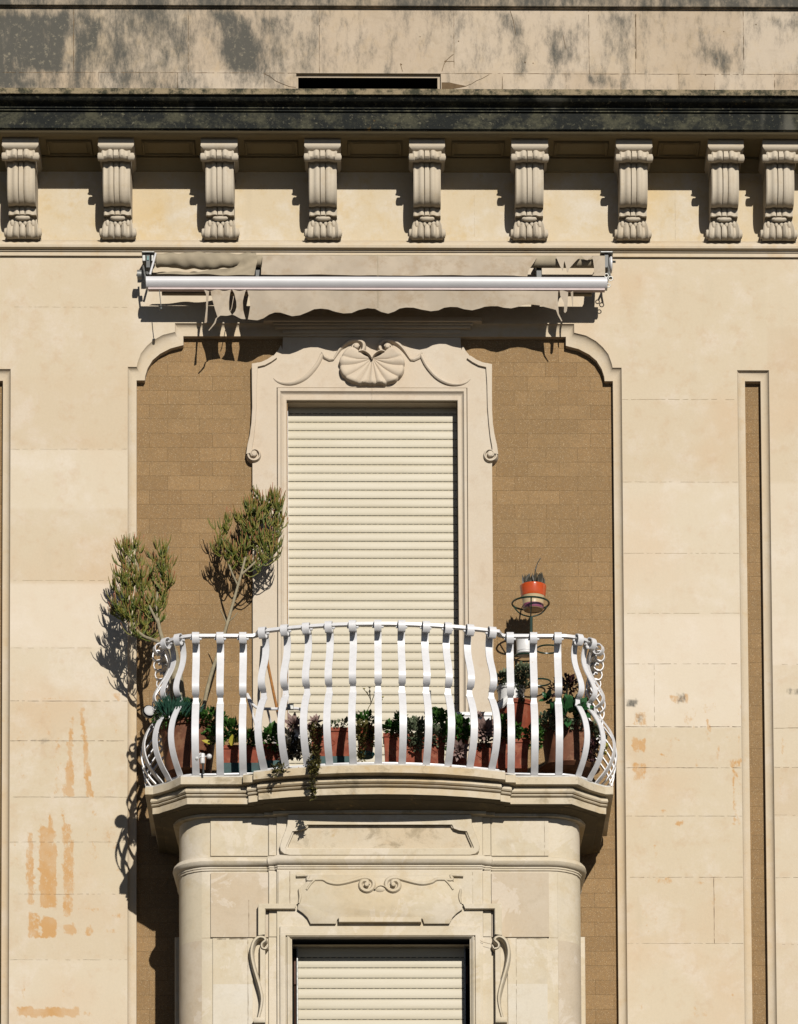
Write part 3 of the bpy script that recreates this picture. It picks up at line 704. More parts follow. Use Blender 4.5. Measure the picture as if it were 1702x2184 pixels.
# ---- upper window surround
XW = (WX(612,1200,-20)+WX(978,1200,-20))/2
DP, DS, DB = -26, -15, -9.5              # panel, surround face, raised border
def Z(x, y, d=DS): return W(510.6+.33333*x, 669.5+.33333*y, d)
def sym(pts, d=DS):                       # left-half points -> averaged mirror outline
    L = [Z(x, y, d) for x, y in pts]; return L, [(2*XW-x, y) for x, y in L]
YB = WY(800, 1655, 0)+70                  # balcony floor level at the wall
YFL = (WY(460,1655.5,340)+WY(1160,1658.5,340))/2   # top of the balcony slab
nk, nkR = sym([(280,128),(275,231),(265,200),(248,232),(215,272),(180,296),(140,314),(80,324),(80,400),(81,560),(79,680),(85,960)])
xo = XW-(WX(539.5,1200,DS)+0); 
L = nk[:-1]+[(nk[-1][0], nk[-1][1]), (nk[-1][0], YFL)]
for k in range(7, len(L)): L[k] = (L[7][0]+(.8 if k > 10 else 0), L[k][1])
mb = MB(); yo_in = Z(0, 548)[1]; xin = XW-WX(612,1200,DS); 
opn = [(XW-xin, YFL), (XW-xin, yo_in)]
def strip(mb, A, B, d):                   # quad strip between two matched outlines
    mb.grid([[(x, y, d) for x, y in A], [(x, y, d) for x, y in B]])
# face as two halves (left, right): outline down the outside, opening up the inside
y470 = Z(0, 470)[1]; xarc = XW-Z(237, 0)[0]
for sg in (-1, 1):
    o = [(XW+sg*(XW-x), y) for x, y in L]
    mb.poly([(XW, o[0][1])]+o+[(XW+sg*xarc, YFL), (XW+sg*xarc, y470), (XW, y470)], DS)
    mb.grid([[(x, y, DS) for x, y in o], [(x, y, DP-1) for x, y in o]])
surr = mb.build('window_surround', m_surr, bld)
# architrave round the opening, with a fine groove outside and a cove inside
ARCH = [(0,-15),(.02,-20),(.06,-20),(.09,-11.5),(.12,-10.8),(.36,-10.8),(.40,-12.5),(.47,-15.5),(.56,-17.5),(.64,-18.2),(.66,-17.2),(.97,-17.2),(1,-18),(1.001,-60)]
mb = MB(); A = [(XW-xarc,YFL),(XW-xarc,y470),(XW+xarc,y470),(XW+xarc,YFL)]; B = [(XW-xin,YFL),(XW-xin,yo_in),(XW+xin,yo_in),(XW+xin,YFL)]
mb.grid([[(a[0]+(b[0]-a[0])*min(1,t), a[1]+(b[1]-a[1])*min(1,t), d) for a, b in zip(A, B)] for t, d in ARCH])
mb.build('architrave', m_surr, surr)
# raised border and scroll on each side
for sg in (-1, 1):
    mir = lambda p: (XW+sg*(XW-p[0]), p[1])
    po = [Z(*p) for p in ((215,271),(180,295),(140,313),(79,324),(80,450),(82,600),(77,700),(66,780),(52,840),(44,900))]
    pi = [Z(*p) for p in ((240,287),(205,312),(165,333),(118,344),(112,450),(110,600),(103,700),(94,790),(84,850),(80,895))]
    mb = MB(); o = [mir(p) for p in po]; q = [mir(p) for p in pi]
    mb.grid([[(x, y, DP-.5) for x, y in o], [(x, y, DB-.8) for x, y in o], [(x+(.9*(-sg)) , y+.5, DB) for x, y in o], [(x+(.6*sg), y, DB) for x, y in q], [(x, y, DB-.8) for x, y in q], [(x, y, DS-1) for x, y in q]])
    cxy = Z(95, 905); cx_, cy_ = cxy; c_ = mir(cxy)
    spiral = []; wds = []
    for k in range(26):
        a = math.radians(180+18-k*17); r = 13.4-3.6*(k/25)**1.2 if k < 18 else 10.8-7.0*((k-18)/7)
        spiral.append((c_[0]+sg*(-1)*-1*r*math.cos(a)*(1 if sg == -1 else 1)*1, c_[1]-r*math.sin(a))); wds.append(3.9-2.*(k/25))
    spiral = [((c_[0]+(p[0]-c_[0])*(1 if sg == -1 else 1)), p[1]) for p in spiral]
    if sg == 1: spiral = [(2*c_[0]-p[0], p[1]) for p in [((c_[0]+(p[0]-c_[0])*1), p[1]) for p in [((c_[0]+ (s_[0]-c_[0])), s_[1]) for s_ in spiral]]]
    fix = []
    for k in range(26):
        a = math.radians(198-k*17); r = 13.4-3.6*(k/25)**1.2 if k < 18 else 10.8-7.0*((k-18)/7)
        fix.append((c_[0]+(1 if sg == -1 else -1)*r*math.cos(a)*1., c_[1]-r*math.sin(a)))
    fix = [(x, 2*c_[1]-y) for x, y in fix]        # turn under, towards the window
    fix = [(x, 2*c_[1]-y) for x, y in fix]
    # travel: start outside, go down, under and back up to the eye
    path = []
    for k in range(28):
        a = math.radians(k*15); r = 13.2-.11*k if k < 17 else 11.3-.62*(k-17)
        path.append((c_[0]+(sg)*r*math.cos(a), c_[1]+r*math.sin(a)))
    mb.ribbon(path, [4.2-.07*k for k in range(28)], DP, [18.5]*28)
    mb.grid([[(c_[0]+math.cos(2*math.pi*k/16)*r, c_[1]+math.sin(2*math.pi*k/16)*r, d) for k in range(16)] for (r, d) in ((12.5,DP),(12.5,-14),(0.1,-13.5))], cu=True)
    mb.grid([[(c_[0]+math.cos(2*math.pi*k/16)*r, c_[1]-1.5+math.sin(2*math.pi*k/16)*r, d) for k in range(16)] for (r, d) in ((6.6,-14),(6.2,-7.5),(4.6,-6),(0.1,-5.6))], cu=True)
    mb.build('side_scroll', m_surr, surr)
    # swan-neck ridge above the window
    mb = MB()
    p1 = smooth([Z(*p) for p in ((218,412),(235,428),(262,442),(300,449),(345,446),(390,430),(435,400),(475,358),(505,315),(530,262))], 3)
    w1 = [1.2+5.0*min(1, (k/len(p1))*1.6)*(1-.35*(k/len(p1))) for k in range(len(p1))]
    mb.ribbon([mir(p) for p in p1], w1, DS-1, [2+5.5*min(1, k/len(p1)*2) for k in range(len(p1))], prof=((-1,0),(-.9,.75),(-.4,1),(.2,.9),(.7,.55),(1,0)))
    p2 = [Z(*p) for p in ((528,250),(548,278),(578,292),(602,293))]
    mb.ribbon([mir(p) for p in p2], [2,5,5,3], DS-1, 6.5)
    p3 = smooth([Z(*p) for p in ((600,296),(618,268),(640,235),(670,203),(705,182),(745,176),(780,186),(796,208),(792,240),(765,258),(735,250),(722,228),(735,208),(758,205),(768,222))], 3)
    n = len(p3); mb.ribbon([mir(p) for p in p3], [2+3.2*min(1, k/n*3) if k < n*.55 else 5.2-3.6*(k-n*.55)/(n*.45) for k in range(n)], DS-1, [5+9*min(1, k/n*2) for k in range(n)])
    c_ = mir(Z(748, 222)); mb.grid([[(c_[0]+math.cos(2*math.pi*k/16)*r, c_[1]+math.sin(2*math.pi*k/16)*r, d) for k in range(16)] for (r, d) in ((6.,DS),(5.8,DS+14),(4,DS+16.5),(0.1,DS+17.5))], cu=True)
    mb.build('swan_neck', m_surr, surr)
# shell
mb = MB(); ctr = Z(850, 290)
half = [(738,226),(700,232),(655,275),(648,292),(640,320),(640,352),(655,392),(672,420),(700,436),(735,452),(765,462),(800,456),(826,464),(850,459)]
hp = smooth([Z(*p) for p in half], 4)
outl = hp+[(2*XW-x, y) for x, y in reversed(hp[:-1])]
n = len(outl); rows = []
for t in [0,.06,.14,.25,.38,.5,.62,.74,.85,.93,.98,1.]:
    row = []
    for i, (x, y) in enumerate(outl):
        u_ = i/(n-1)*2-1; q = t
        a = abs(u_); ph = (1-a)*5.5
        bend = 5.5*math.sin(math.pi*t)*(1 if u_ < 0 else -1)*min(1, a*2)
        X = ctr[0]+(x-ctr[0])*q; Y = ctr[1]+(y-ctr[1])*q+abs(bend)*.9
        lob = abs(math.sin(math.pi*ph))**.75
        X += (x-ctr[0])*.045*(lob-.5)*t; Y += (y-ctr[1])*.045*(lob-.5)*t
        hgt = 5+6.5*t**.8+6.5*lob*t**.7
        if t > .99: hgt = 0
        elif t > .95: hgt *= .8
        row.append((X, Y, DS+hgt))
    rows.append(row)
mb.grid(rows)
for sg in (-1, 1):
    mir = lambda p: (XW+sg*(XW-p[0]), p[1])
    p = smooth([Z(*v) for v in ((850,306),(838,282),(815,262),(790,252),(765,256))], 4); mb.ribbon([mir(q) for q in p], [1.6+1.2*k/len(p) for k in range(len(p))], DS, 17)
mb.build('shell', m_surr, surr, ang=60)
# entablature above, with two stepped fillets
mb = MB(); yn = Z(0,126)[1]
y0_, y1_, y2_ = WY(800,675,14), WY(800,684.5,14), WY(800,692,6)
mb.box(WX(562,680,14), WX(1027.5,681,14), y0_, y1_, -2, 14, .6); mb.box(WX(582,690,8), WX(1009,690,8), y1_+.2, y2_, -2, 7, .6)
mb.box(WX(586,700,0), WX(1004,700,0), y2_+.2, yn-6, -12, 2, .6)
mb.box(XW-(XW-nk[0][0])-1, XW+(XW-nk[0][0])+1, yn-5.8, yn+2, -14.5, -7, .6)
mb.build('window_cornice', m_surr, surr)
mb = MB()
joint(mb, WX(854/3+510.6,830,DS)+0, Z(0,300)[1]+60, WX(795,830,DS), y470-1, DS+.3, .5, .3)
joint(mb, XW, y470+2, XW, yo_in-1, -10.2, .6, .3)
absorb(mb.build('surround_joint', m_jlight, surr, recalc=False), surr)

# ---- roller shutters
def shutter(x0, x1, ytop, yline, pitch, n, D, name, guides):
    root = MB(); prof = []
    y = yline-pitch*math.ceil((yline-ytop)/pitch)
    nn = n+int(math.ceil((yline-ytop)/pitch))
    r9 = random.Random(5); D0 = D
    for k in range(nn):
        y0 = y+k*pitch; D = D0+r9.uniform(-.35, .35)
        prof += [(D-1.8, y0-.0), (D-1.7, y0+.5), (D-1.0, y0+.65), (D+.1, y0+2.2), (D+.45, y0+pitch*.3), (D+.5, y0+pitch*.62), (D+.3, y0+pitch*.88), (D-.3, y0+pitch*.97)]
    rows = [[(x0, yy, d), (x1, yy, d)] for d, yy in prof]
    ids = root.grid(rows)
    for k in range(len(root.f)):
        if k % 8 in (0,) or (k % 8 == 7): root.mi[k] = 1
    o = root.build(name, [m_shut, m_slot], bld, recalc=False)
    D = D0; g = MB()
    for (a, b, d0, d1) in guides: g.box(a, b, ytop-10, yline+pitch*n+2, d0, d1, .4)
    g.build('guide_rail', m_white if D < 0 else m_metal, o)
    return o
ysl = WY(795, 900.1, -58); pit = (WY(795,1536.4,-58)-ysl)/35
x0s, x1s = XW-xin+2.4, XW+xin-1.2
shutter(x0s, x1s, yo_in-2, ysl, pit, int((YFL-ysl)/pit)+1, -59, 'roller_shutter', [(XW-xin+.2, XW-xin+2.4, -60, -45)])
mb = MB(); mb.box(XW-xin+.1, XW+xin-.1, yo_in-4, ysl+pit*38, -75, -64); mb.build('reveal_back', m_black, bld)

# ---- bay below
XB = (WX(390,1950,220)+WX(1232,1950,220)+WX(392,1656,340)+WX(1224,1660,340))/4
DBY, DC = 276, 289
def Q(x, y, d=DC): return W(226.9+.3667*x, 1588.6+.3667*y, d)       # left close-up
def QR(x, y, d=DC): return W(794.3+.3667*x, 1588.6+.3667*y, d)      # right close-up
BAY = [(404,0),(404,80),(407,155),(409,207),(407,226),(401,243),(391,256),(376,267),(360,274),(343,276),(300,276),(225,276),(224.9,282),(208,282),(207.9,289),(150,289),(100,289),(50,289),(0,289)]
SLB = [(476,0),(475,90),(475,180),(475,275),(459,276),(449,284),(437,294),(424,307),(412,323),(400,340),(340,340),(275,340),(274.5,351),(254,353),(253,363),(190,380),(128,391),(64,397),(0,399)]
def full(pts): return [(XB-x, d) for x, d in pts]+[(XB+x, d) for x, d in reversed(pts[:-1])]
def level(f, off=0):
    return [(b[0]+(s_[0]-b[0])*f, b[1]+(s_[1]-b[1])*f) for b, s_ in zip(BAY, SLB)]
Ybay0 = WY(560, 1746, 276)
def lift(X):                              # the bowed middle of the slab is also slightly arched
    h = abs(X-XB)
    return 3*(1-(h/254)**2)+2 if h < 254 else 0
def hoop(mb, levels):                     # levels: (f, Y)
    return mb.grid([[(x, Y-lift(x)*min(1, f*1.2), d) for x, d in full(level(f))] for f, Y in levels])
T0 = YFL; HT = Ybay0-T0
lv = [(0,-.0),(1,0),(1,15),(.985,15.4),(.75,15.8),(.74,18.5),(.83,21),(.85,26.5),(.82,29),(.73,29.8),(.73,31),(.80,31.6),(.825,33.6),(.80,35.6),(.71,36.2),(.70,38),(.785,38.6),(.785,51.5),(.765,52.3),(.56,52.6),(.55,53.6),(.50,54),(.42,54.8),(.33,56),(.24,57.6),(.18,58.9),(.17,59.1),(.17,HT-1.2),(.05,HT-.8),(.05,HT),(0,HT+.1)]
m_under = stone('underside_shade_and_grime', (.13,.105,.065), (.14,.10,.05), (.18,.15,.10), seed=14, dirt=.7)  # base colour darkened to paint in the shade under the slab; blotches are grime
q_ = [i for i, (f, y) in enumerate(lv) if f == .785][1]
mb = MB(); hoop(mb, [(f, T0+y) for f, y in lv[:q_+1]]); slab = mb.build('balcony_slab', m_slab, bld, ang=28)
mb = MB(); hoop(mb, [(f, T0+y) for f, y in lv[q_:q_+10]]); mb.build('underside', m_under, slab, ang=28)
mb = MB(); hoop(mb, [(f, T0+y) for f, y in lv[q_+9:]]); mb.build('lower_fillet', m_slab, slab, ang=28)
# white painted upstand strip on the slab edge
mb = MB(); hoop(mb, [(.93, T0-.1), (.93, T0-3), (.985, T0-3.2), (.99, T0-.1)]); mb.build('kerb_strip', flat('chipped_white', (.66,.63,.57), .8, .1, .2, 20, dirt=(.30,.16,.08), dirt_s=22, lo=.58, hi=.63), bld)
# joints across the slab mouldings
mb = MB()
for (hx, f0) in ((277.5,1),(-277.5,1),(XB-WX(800,1655,330),1),(-150,1)):
    pass
# bay body
YBB = GY
mb = MB(); fp = full(BAY)
Ytor = WY(800, 1833, 298)
mb.grid([[(x, Ybay0, d) for x, d in fp], [(x, Ytor, d) for x, d in fp], [(x, Ytor+200, d) for x, d in fp]])
def bayblock(mb, x0, x1, y0, y1, d, th=3): mb.box(x0, x1, y0, y1, d-th, d)
body_top = mb
# lower half is built with a hole for the window
xl0, xl1 = WX(623, 2100, DC-6), WX(1002.5, 2100, DC-6); ylo = WY(812, 2004.5, DC-6)
lowL = [p for p in fp]
# front centre flat split by the window
mb2 = MB(); Yl0 = Ytor+200
left = [p for p in fp if p[0] < xl0-1]; right = [p for p in fp if p[0] > xl1+1]
# cut main body at Ytor+200? keep wall solid above the lintel and two piers below
mb.v, mb.f, mb.mi, mb.sm = [], [], [], []
yl = ylo-0
mb.grid([[(x, Ybay0, d) for x, d in fp], [(x, yl, d) for x, d in fp]])
mb.grid([[(x, yl, d) for x, d in left]+[(xl0, yl, DC)], [(x, YBB, d) for x, d in left]+[(xl0, YBB, DC)]])
mb.grid([[(xl1, yl, DC)]+[(x, yl, d) for x, d in right], [(xl1, YBB, DC)]+[(x, YBB, d) for x, d in right]])
mb.grid([[(xl0, YBB, DC), (xl0, yl, DC), (xl1, yl, DC), (xl1, YBB, DC)], [(xl0, YBB, 218), (xl0, yl, 218), (xl1, yl, 218), (xl1, YBB, 218)]])
bay = mb.build('bay_wall', m_bay, bld)
mb = MB(); mb.box(xl0-5, xl1+5, yl-5, YBB, 205, 219); mb.build('bay_reveal_back', m_black, bld)
# torus band with fillets
def offs(pts, k):
    f = full(pts); out = []
    for i, (x, d) in enumerate(f):
        a, b = f[max(0, i-1)], f[min(len(f)-1, i+1)]; tx, td = b[0]-a[0], b[1]-a[1]; l = math.hypot(tx, td) or 1
        nx, nd = -td/l, tx/l
        out.append((x+nx*k, d+nd*k))
    return out
BB = [(404,80),(407,155),(409,207),(407,226),(401,243),(391,256),(376,267),(360,274),(343,276),(300,276),(228,276),(222,282),(212,282),(206,289),(100,289),(0,289)]
mb = MB()
mb.grid([[(x, Ytor+y, d) for x, d in offs(BB, k)] for k, y in ((0,-12),(6,-10.5),(11,-6.5),(13.5,0),(11.5,5.5),(7,9),(4.5,9.6),(4.5,13),(2.6,13.6),(2.6,17),(0,18))], cv=False)
for sg in (-1, 1): mb.grid([[(XB+sg*(405+r*math.cos(a)*1.), Ytor-1+r*math.sin(a)*1., 82+dz) for a in [2*math.pi*k/12 for k in range(12)]] for r, dz in ((9,-8),(13,-6),(14,0),(13,6),(9,8),(.2,9))], cu=True)
mb.build('string_course', m_bay, bay, ang=40)
# masonry face blocks, each standing a hair proud, so joints read as real shadows
m_bay2 = stone('bay_stone_pinkish', (.59,.495,.37), (.58,.44,.28), (.68,.60,.49), seed=18, k=.4, kp=.4, patch=.35, dirt=.1)
m_bay3 = stone('bay_stone_limewashed', (.69,.62,.50), (.66,.55,.38), (.74,.69,.61), seed=19, k=.4, kp=.5, dirt=.08)
mb = MB(); e = .8
yT, yU, yV = Ytor+20, WY(560, 2001, DBY), Q(0, 1385)[1]
bayblock(mb, XB-343+e, XB-226, Ybay0+1, Ytor-13, DBY+4.6); bayblock(mb, XB+226, XB+343-e, Ybay0+1, Ytor-13, DBY+4.6)
mb.mat(1)
bayblock(mb, XB-343+e, XB-226, yT+2, yU-1, DBY+4.4); bayblock(mb, XB+226, XB+343-e, yT+2, yU-1, DBY+4.4)
mb.mat(0)
bayblock(mb, XB-338, XB-258, yU+1, yV, DBY+3.4); bayblock(mb, XB+258, XB+338, yU+1, yV, DBY+3.4)
mb.mat(2); bayblock(mb, XB-338, XB-258, yV, YBB, DBY+3.4); bayblock(mb, XB+258, XB+338, yV, YBB, DBY+3.4); mb.mat(0)
bayblock(mb, XB-224, XB-209, Ybay0+1, Ytor-13, DBY+8); bayblock(mb, XB+209, XB+224, Ybay0+1, Ytor-13, DBY+8)
bayblock(mb, XB-224, XB-208.5, yT+2, yU-1, DBY+8); bayblock(mb, XB+208.5, XB+224, yT+2, yU-1, DBY+8)
for sg in (-1, 1):        # drums of the rounded corners, each block its own stone
    fz = [p for p in full(BAY) if 343 < (p[0]-XB)*sg and p[1] > 190]
    for (y0, y1, mi) in ((yT, yU+4, 0), (yU+4, YBB, 1)):
        mb.mat(mi); mb.grid([[(x+sg*.4, y0, d+.4) for x, d in fz], [(x+sg*.4, y1, d+.4) for x, d in fz]])
mb.build('bay_blocks', [m_bay, m_bay2, m_bay3], bay)
mb = MB()
yy = WY(430, 2003, 266)
for sg in (-1, 1):
    for y in (yy,):
        fpz = [p for p in full(BAY) if (p[0]-XB)*sg > 340 and p[1] > 90]
        mb.grid([[(x+sg*.3, y, d+.3) for x, d in fpz], [(x+sg*.3, y+.7, d+.3) for x, d in fpz]])
mb.mat(1)
for (zx, za, zb, D_) in ((635,437,668,DBY+.5),(635,742,1122,DBY+.5),(645,1126,1640,DBY+.5),(826,895,1112,DBY+5),(820,1126,1640,DBY+3.8),(1000,432,668,DBY+8.4),(1065,740,928,DC+4.4)):
    X = Q(zx, 0)[0]
    joint(mb, X, Q(0, za)[1], X, Q(0, zb)[1], D_, 1.1, .03)
for (zx, za, zb, D_) in ((632,440,668,DBY+5),(997,436,668,DBY+5),(1003,1120,1640,DBY+.6),(828,1120,1640,DBY+3.8),(578,745,930,DC+4.4)):
    X = QR(zx, 0)[0]
    joint(mb, X, Q(0, za)[1], X, Q(0, zb)[1], D_, .6, .25)
for a, b in ((640,822),(832,1000)):
    f_ = Q if a < 700 else QR
    joint(mb, f_(a,0)[0], Q(0,1121)[1], f_(b,0)[0], Q(0,1121)[1], DBY+5, .9, .1)
crack(mb, [QR(*p) for p in ((572,1122),(605,1130),(640,1150),(690,1163))], .8, DC+4.2)
absorb(mb.build('bay_joint', [m_jlight, m_joint], bay, recalc=False), bay)
# cartouche under the slab: raised frame with rough panel
def symB(pts, fn=Q, d=DC):
    L = [fn(x, y, d) for x, y in pts]; return L+[(2*XB-x, y) for x, y in reversed(L)]
o1 = symB([(1055,418),(1052,470),(1040,510),(1020,560),(1008,600),(1012,625),(1030,643),(1062,651)])
i1_ = symB([(1182,466),(1172,488),(1140,500),(1096,505),(1080,545),(1060,590),(1057,602),(1068,606)])
mb = MB()
mb.grid([[(x, y, DC-.5) for x, y in o1], [(x, y, DC+9) for x, y in o1], [(x+(x < XB)*1.2-(x > XB)*1.2, y-.6, DC+11) for x, y in o1], [(x+(x > XB)*5-(x < XB)*5, y+2.6, DC+11) for x, y in i1_], [(x+(x > XB)*4-(x < XB)*4, y+2, DC+8) for x, y in i1_], [(x+(x > XB)*1-(x < XB)*1, y+.5, DC+7) for x, y in i1_], [(x, y, DC+1.2) for x, y in i1_]], cu=True)
mb.build('cartouche_frame', m_bay, bay, ang=30)
rough = stone('rough_stone', (.62,.53,.39), (.62,.46,.28), (.70,.62,.50), seed=31, dirt=.5)
mb = MB(); mb.F(*[mb.P(x, y, DC+1.2) for x, y in i1_]); mb.build('cartouche_panel', rough, bay)
# lower cartouche
mb = MB()
cp = symB([(1150,762),(1176,768),(1168,800),(1125,838),(1128,890),(1118,925),(1112,962),(1145,985),(1170,1010),(1188,1046),(1335,1046),(1345,1018),(1375,1012)])
bayc = [(XB-206, yT+1), (XB-206, WY(700,1930,DC)), (XB+206, WY(700,1930,DC)), (XB+206, yT+1)]
mb.box(XB-206+.6, XB+206-.6, yT+1, Q(0,930)[1], DC, DC+4)
mb.plate(cp, DC+3.9, DC+8.5, 1.6)
top = smooth([Q(*p) for p in ((1105,768),(1150,766),(1178,768),(1170,792),(1210,790),(1260,790),(1290,806),(1340,815),(1390,808),(1450,792),(1500,780),(1540,790),(1555,815),(1545,845),(1515,858),(1485,845),(1478,818),(1492,800),(1515,802),(1520,822))], 3)
n = len(top)
for sg in (-1, 1): mb.ribbon([(XB+sg*(XB-x), y) for x, y in top], [4.2+1.6*math.sin(min(1, k/n*1.5)*math.pi/2) for k in range(n)], DC+2, [8+4.5*k/n for k in range(n)])
for sg in (-1, 1):
    c_ = Q(1513, 826); c_ = (XB+sg*(XB-c_[0]), c_[1]); mb.grid([[(c_[0]+math.cos(2*math.pi*k/14)*r, c_[1]+math.sin(2*math.pi*k/14)*r, d) for k in range(14)] for (r, d) in ((5.4,DC+4),(5.2,DC+16),(3.4,DC+18.5),(0.1,DC+19))], cu=True)
    lp = smooth([Q(*p) for p in ((1165,850),(1190,815),(1215,790))], 4); mb.ribbon([(XB+sg*(XB-x), y) for x, y in lp], 3, DC+3, 8)
    sd_ = smooth([Q(*p) for p in ((1120,845),(1128,890),(1120,930))], 4); mb.ribbon([(XB+sg*(XB-x), y) for x, y in sd_], [2+2*math.sin(math.pi*k/8) for k in range(len(sd_))], DC+3, 8)
cX = XB; cYc = Q(0, 845)[1]
mb.grid([[(cX+14*math.cos(a)*math.sin(b), cYc-9*math.cos(b), DC+4+8*math.sin(a)*math.sin(b)) for a in [2*math.pi*k/16 for k in range(16)]] for b in [math.pi*k/8 for k in range(9)]], cu=True)
mb.ribbon(smooth([Q(*p) for p in ((1560,850),(1575,835),(1597,828),(1622,836),(1635,850))], 4), 2., DC+6, 8)
mb.build('lower_cartouche', m_bay, bay, ang=45)
# mouldings between cartouche and lintel: stepped border with ears
mb = MB()
ear = [Q(*p) for p in ((883,1112),(883,930),(1105,930),(1105,962),(1145,990),(1188,1052),(1600,1052))]
inn = [Q(*p) for p in ((926,1112),(926,962),(1100,962),(1100,965),(1140,995),(1184,1056),(1600,1056))]
for sg in (-1, 1):
    a = [(XB+sg*(XB-x), y) for x, y in ear[:3]]; b = [(XB+sg*(XB-x), y) for x, y in inn[:3]]
    mb.grid([[(x, y, DC-13.5) for x, y in a], [(x, y, DC+7.5) for x, y in a], [(x-sg*1, y+.8, DC+8.3) for x, y in a], [(x+sg*1.5, y-1.2, DC+8.3) for x, y in b], [(x, y, DC+6) for x, y in b], [(x, y, DC) for x, y in b]])
for (y0, y1, x0, d0) in ((1013,1042,1352,DC+14),(1058,1102,1010,DC+5)):
    p, q = Q(x0, y0), Q(x0, y1); mb.box(p[0], 2*XB-p[0], p[1], q[1], DC-.5, d0, .8)
pj0, pj1 = Q(1010, 1060), Q(1058, 1104)
# lower architrave
A = [(pj0[0], YBB), (pj0[0], pj1[1]-2), (2*XB-pj0[0], pj1[1]-2), (2*XB-pj0[0], YBB)]
Bq = [(xl0, YBB), (xl0, ylo), (xl1, ylo), (xl1, YBB)]
mb.grid([[(a[0]+(b[0]-a[0])*min(t, 1), a[1]+(b[1]-a[1])*min(1, t), d) for a, b in zip(A, Bq)] for t, d in [(0,DC),(.0,DC+5.4),(.05,DC+6),(.46,DC+6),(.5,DC+1),(.58,DC+1),(.61,DC+6.6),(.66,DC+7.2),(.8,DC+5),(.9,DC+1),(1,DC-1),(1.001,DC-40)]])
mb.build('lower_architrave', m_bay, bay, ang=30)
# S-shaped consoles beside the lower window
for sg in (-1, 1):
    mb = MB(); pts = smooth([Q(*p) for p in ((940,1168),(928,1190),(905,1182),(905,1160),(925,1140),(912,1124),(885,1124),(858,1150),(845,1200),(848,1250),(862,1310),(880,1370),(897,1430),(905,1480),(900,1530),(888,1580),(880,1610))], 3)
    n = len(pts); mb.ribbon([(XB+sg*(XB-x), y) for x, y in pts], [2.5+3.*min(1, k/n*3) if k < n*.75 else 5.5-2.*(k-n*.75)/(n*.25) for k in range(n)], DC-13, [19+3*math.sin(3*k/n) for k in range(n)])
    p, q = Q(858, 1592), Q(925, 1622); x0, x1 = XB+sg*(XB-p[0]), XB+sg*(XB-q[0]); mb.box(min(x0, x1), max(x0, x1), p[1], q[1], DC-13, DC+10, 1.5)
    p, q = Q(893, 1180), Q(925, 1600); x0, x1 = XB+sg*(XB-p[0]), XB+sg*(XB-q[0]); mb.box(min(x0, x1), max(x0, x1), p[1], YBB, DC-13, DC+3, .8)
    mb.build('window_console', m_bay, bay, ang=45)
# trims at the foot of the bay sides
for sg in (-1, 1):
    mb = MB(); x0, x1 = XB+sg*404, XB+sg*426
    mb.box(min(x0, x1), max(x0, x1), WY(1240,2002,30), YBB, -24, 44, 1.5); mb.box(min(XB+sg*404, XB+sg*413), max(XB+sg*404, XB+sg*413), WY(1240,1940,30), YBB, 44, 80, 1)
    mb.build('side_trim', m_bay, bay)
yls = WY(812, 2039.6, 160); pl = (WY(812,2174.2,226)-yls)/7
shutter(WX(636,2100,231), WX(990,2100,231), ylo-2, yls, pl, int((2330-yls)/pl)+26, 226, 'roller_shutter', [(WX(636,2100,231)-3, WX(636,2100,231), 222, 236), (WX(990,2100,231), WX(990,2100,231)+3, 222, 236)])
mb = MB()
for (a, y0, y1) in ((WX(627,2100,226), WY(627,2042,226), WY(627,2100,226)), (WX(991,2100,226), WY(627,2060,226), WY(627,2100,226))): mb.box(a, a+7, y0, y1, 219, 227, 1)
mb.box(WX(628,2100,224), WX(634,2100,224), WY(627,2100,224), YBB, 219.2, 223, 1)
mb.build('window_frame', m_bwood, bld)

# ================================================================ BALCONY RAILING
# plan of the rail: half-width, depth
def railpath():
    pts = [(441,-24),(441,60),(441,150),(441,225),(440,256),(436,280),(427,300),(414,316),(398,328),(380,335),(372,336)]
    return pts
RP = smooth(railpath(), 4)
flatR = [(366,336),(340,336),(254,336)]
def bow(h): return 392-36*(h/240)**2
bowR = [(240,356)]+[(h, bow(h)) for h in range(220, -1, -20)]
half = RP+flatR[1:]+[(245,337.5)]+bowR
rail = MB(); YR = (WY(450,1352.5,336)+WY(1130,1355.5,336))/2
line = [(XB-x, d) for x, d in half]+[(XB+x, d) for x, d in reversed(half[:-1])]
def sweep(mb, line, Y, wdt, hgt):
    rows = []
    for i, (x, d) in enumerate(line):
        a, b = line[max(0, i-1)], line[min(len(line)-1, i+1)]; tx, td = b[0]-a[0], b[1]-a[1]; l = math.hypot(tx, td); nx, nd = -td/l, tx/l
        rows.append([(x+nx*s_*wdt/2, Y+t-lift(x), d+nd*s_*wdt/2) for s_, t in ((-1,0),(1,0),(1,hgt),(-1,hgt))])
    ids = mb.grid(rows, cu=True)
sweep(rail, line, YR, 11, 6)
railing = empty('balcony_railing', XB, YFL, 260, 'white wrought iron balcony railing with bombe flat bars and curled tops, bowed in the middle', 'railing')
rail.build('top_rail', m_white, railing)
bot = MB(); line2 = [(XB+(x-XB)*.985, d-3) for x, d in line]; sweep(bot, line2, YFL-7.5, 12, 3); bot.build('bottom_rail', m_white, railing)
HR = YFL-3-YR
PROF = [(-3,6),(-8,16),(-12,32),(-10,48),(-2,66),(8,82),(17,98),(21,110),(20,119),(14,126),(6,130),(3,131.5),(3,138),(3,145),(7,147),(13,153),(24,167),(35,184),(42,203),(44,220),(41,238),(33,255),(21,271),(8,284),(2,291),(0,HR)]
def bal_path():
    pts = []
    for k in range(15):      # curled head in front of the rail
        a = math.radians(250-k*30); r = 12.5 if k < 9 else 12.5-1.5*(k-8)
        pts.append((7+r*math.cos(a), 10-r*math.sin(a)))
    return pts
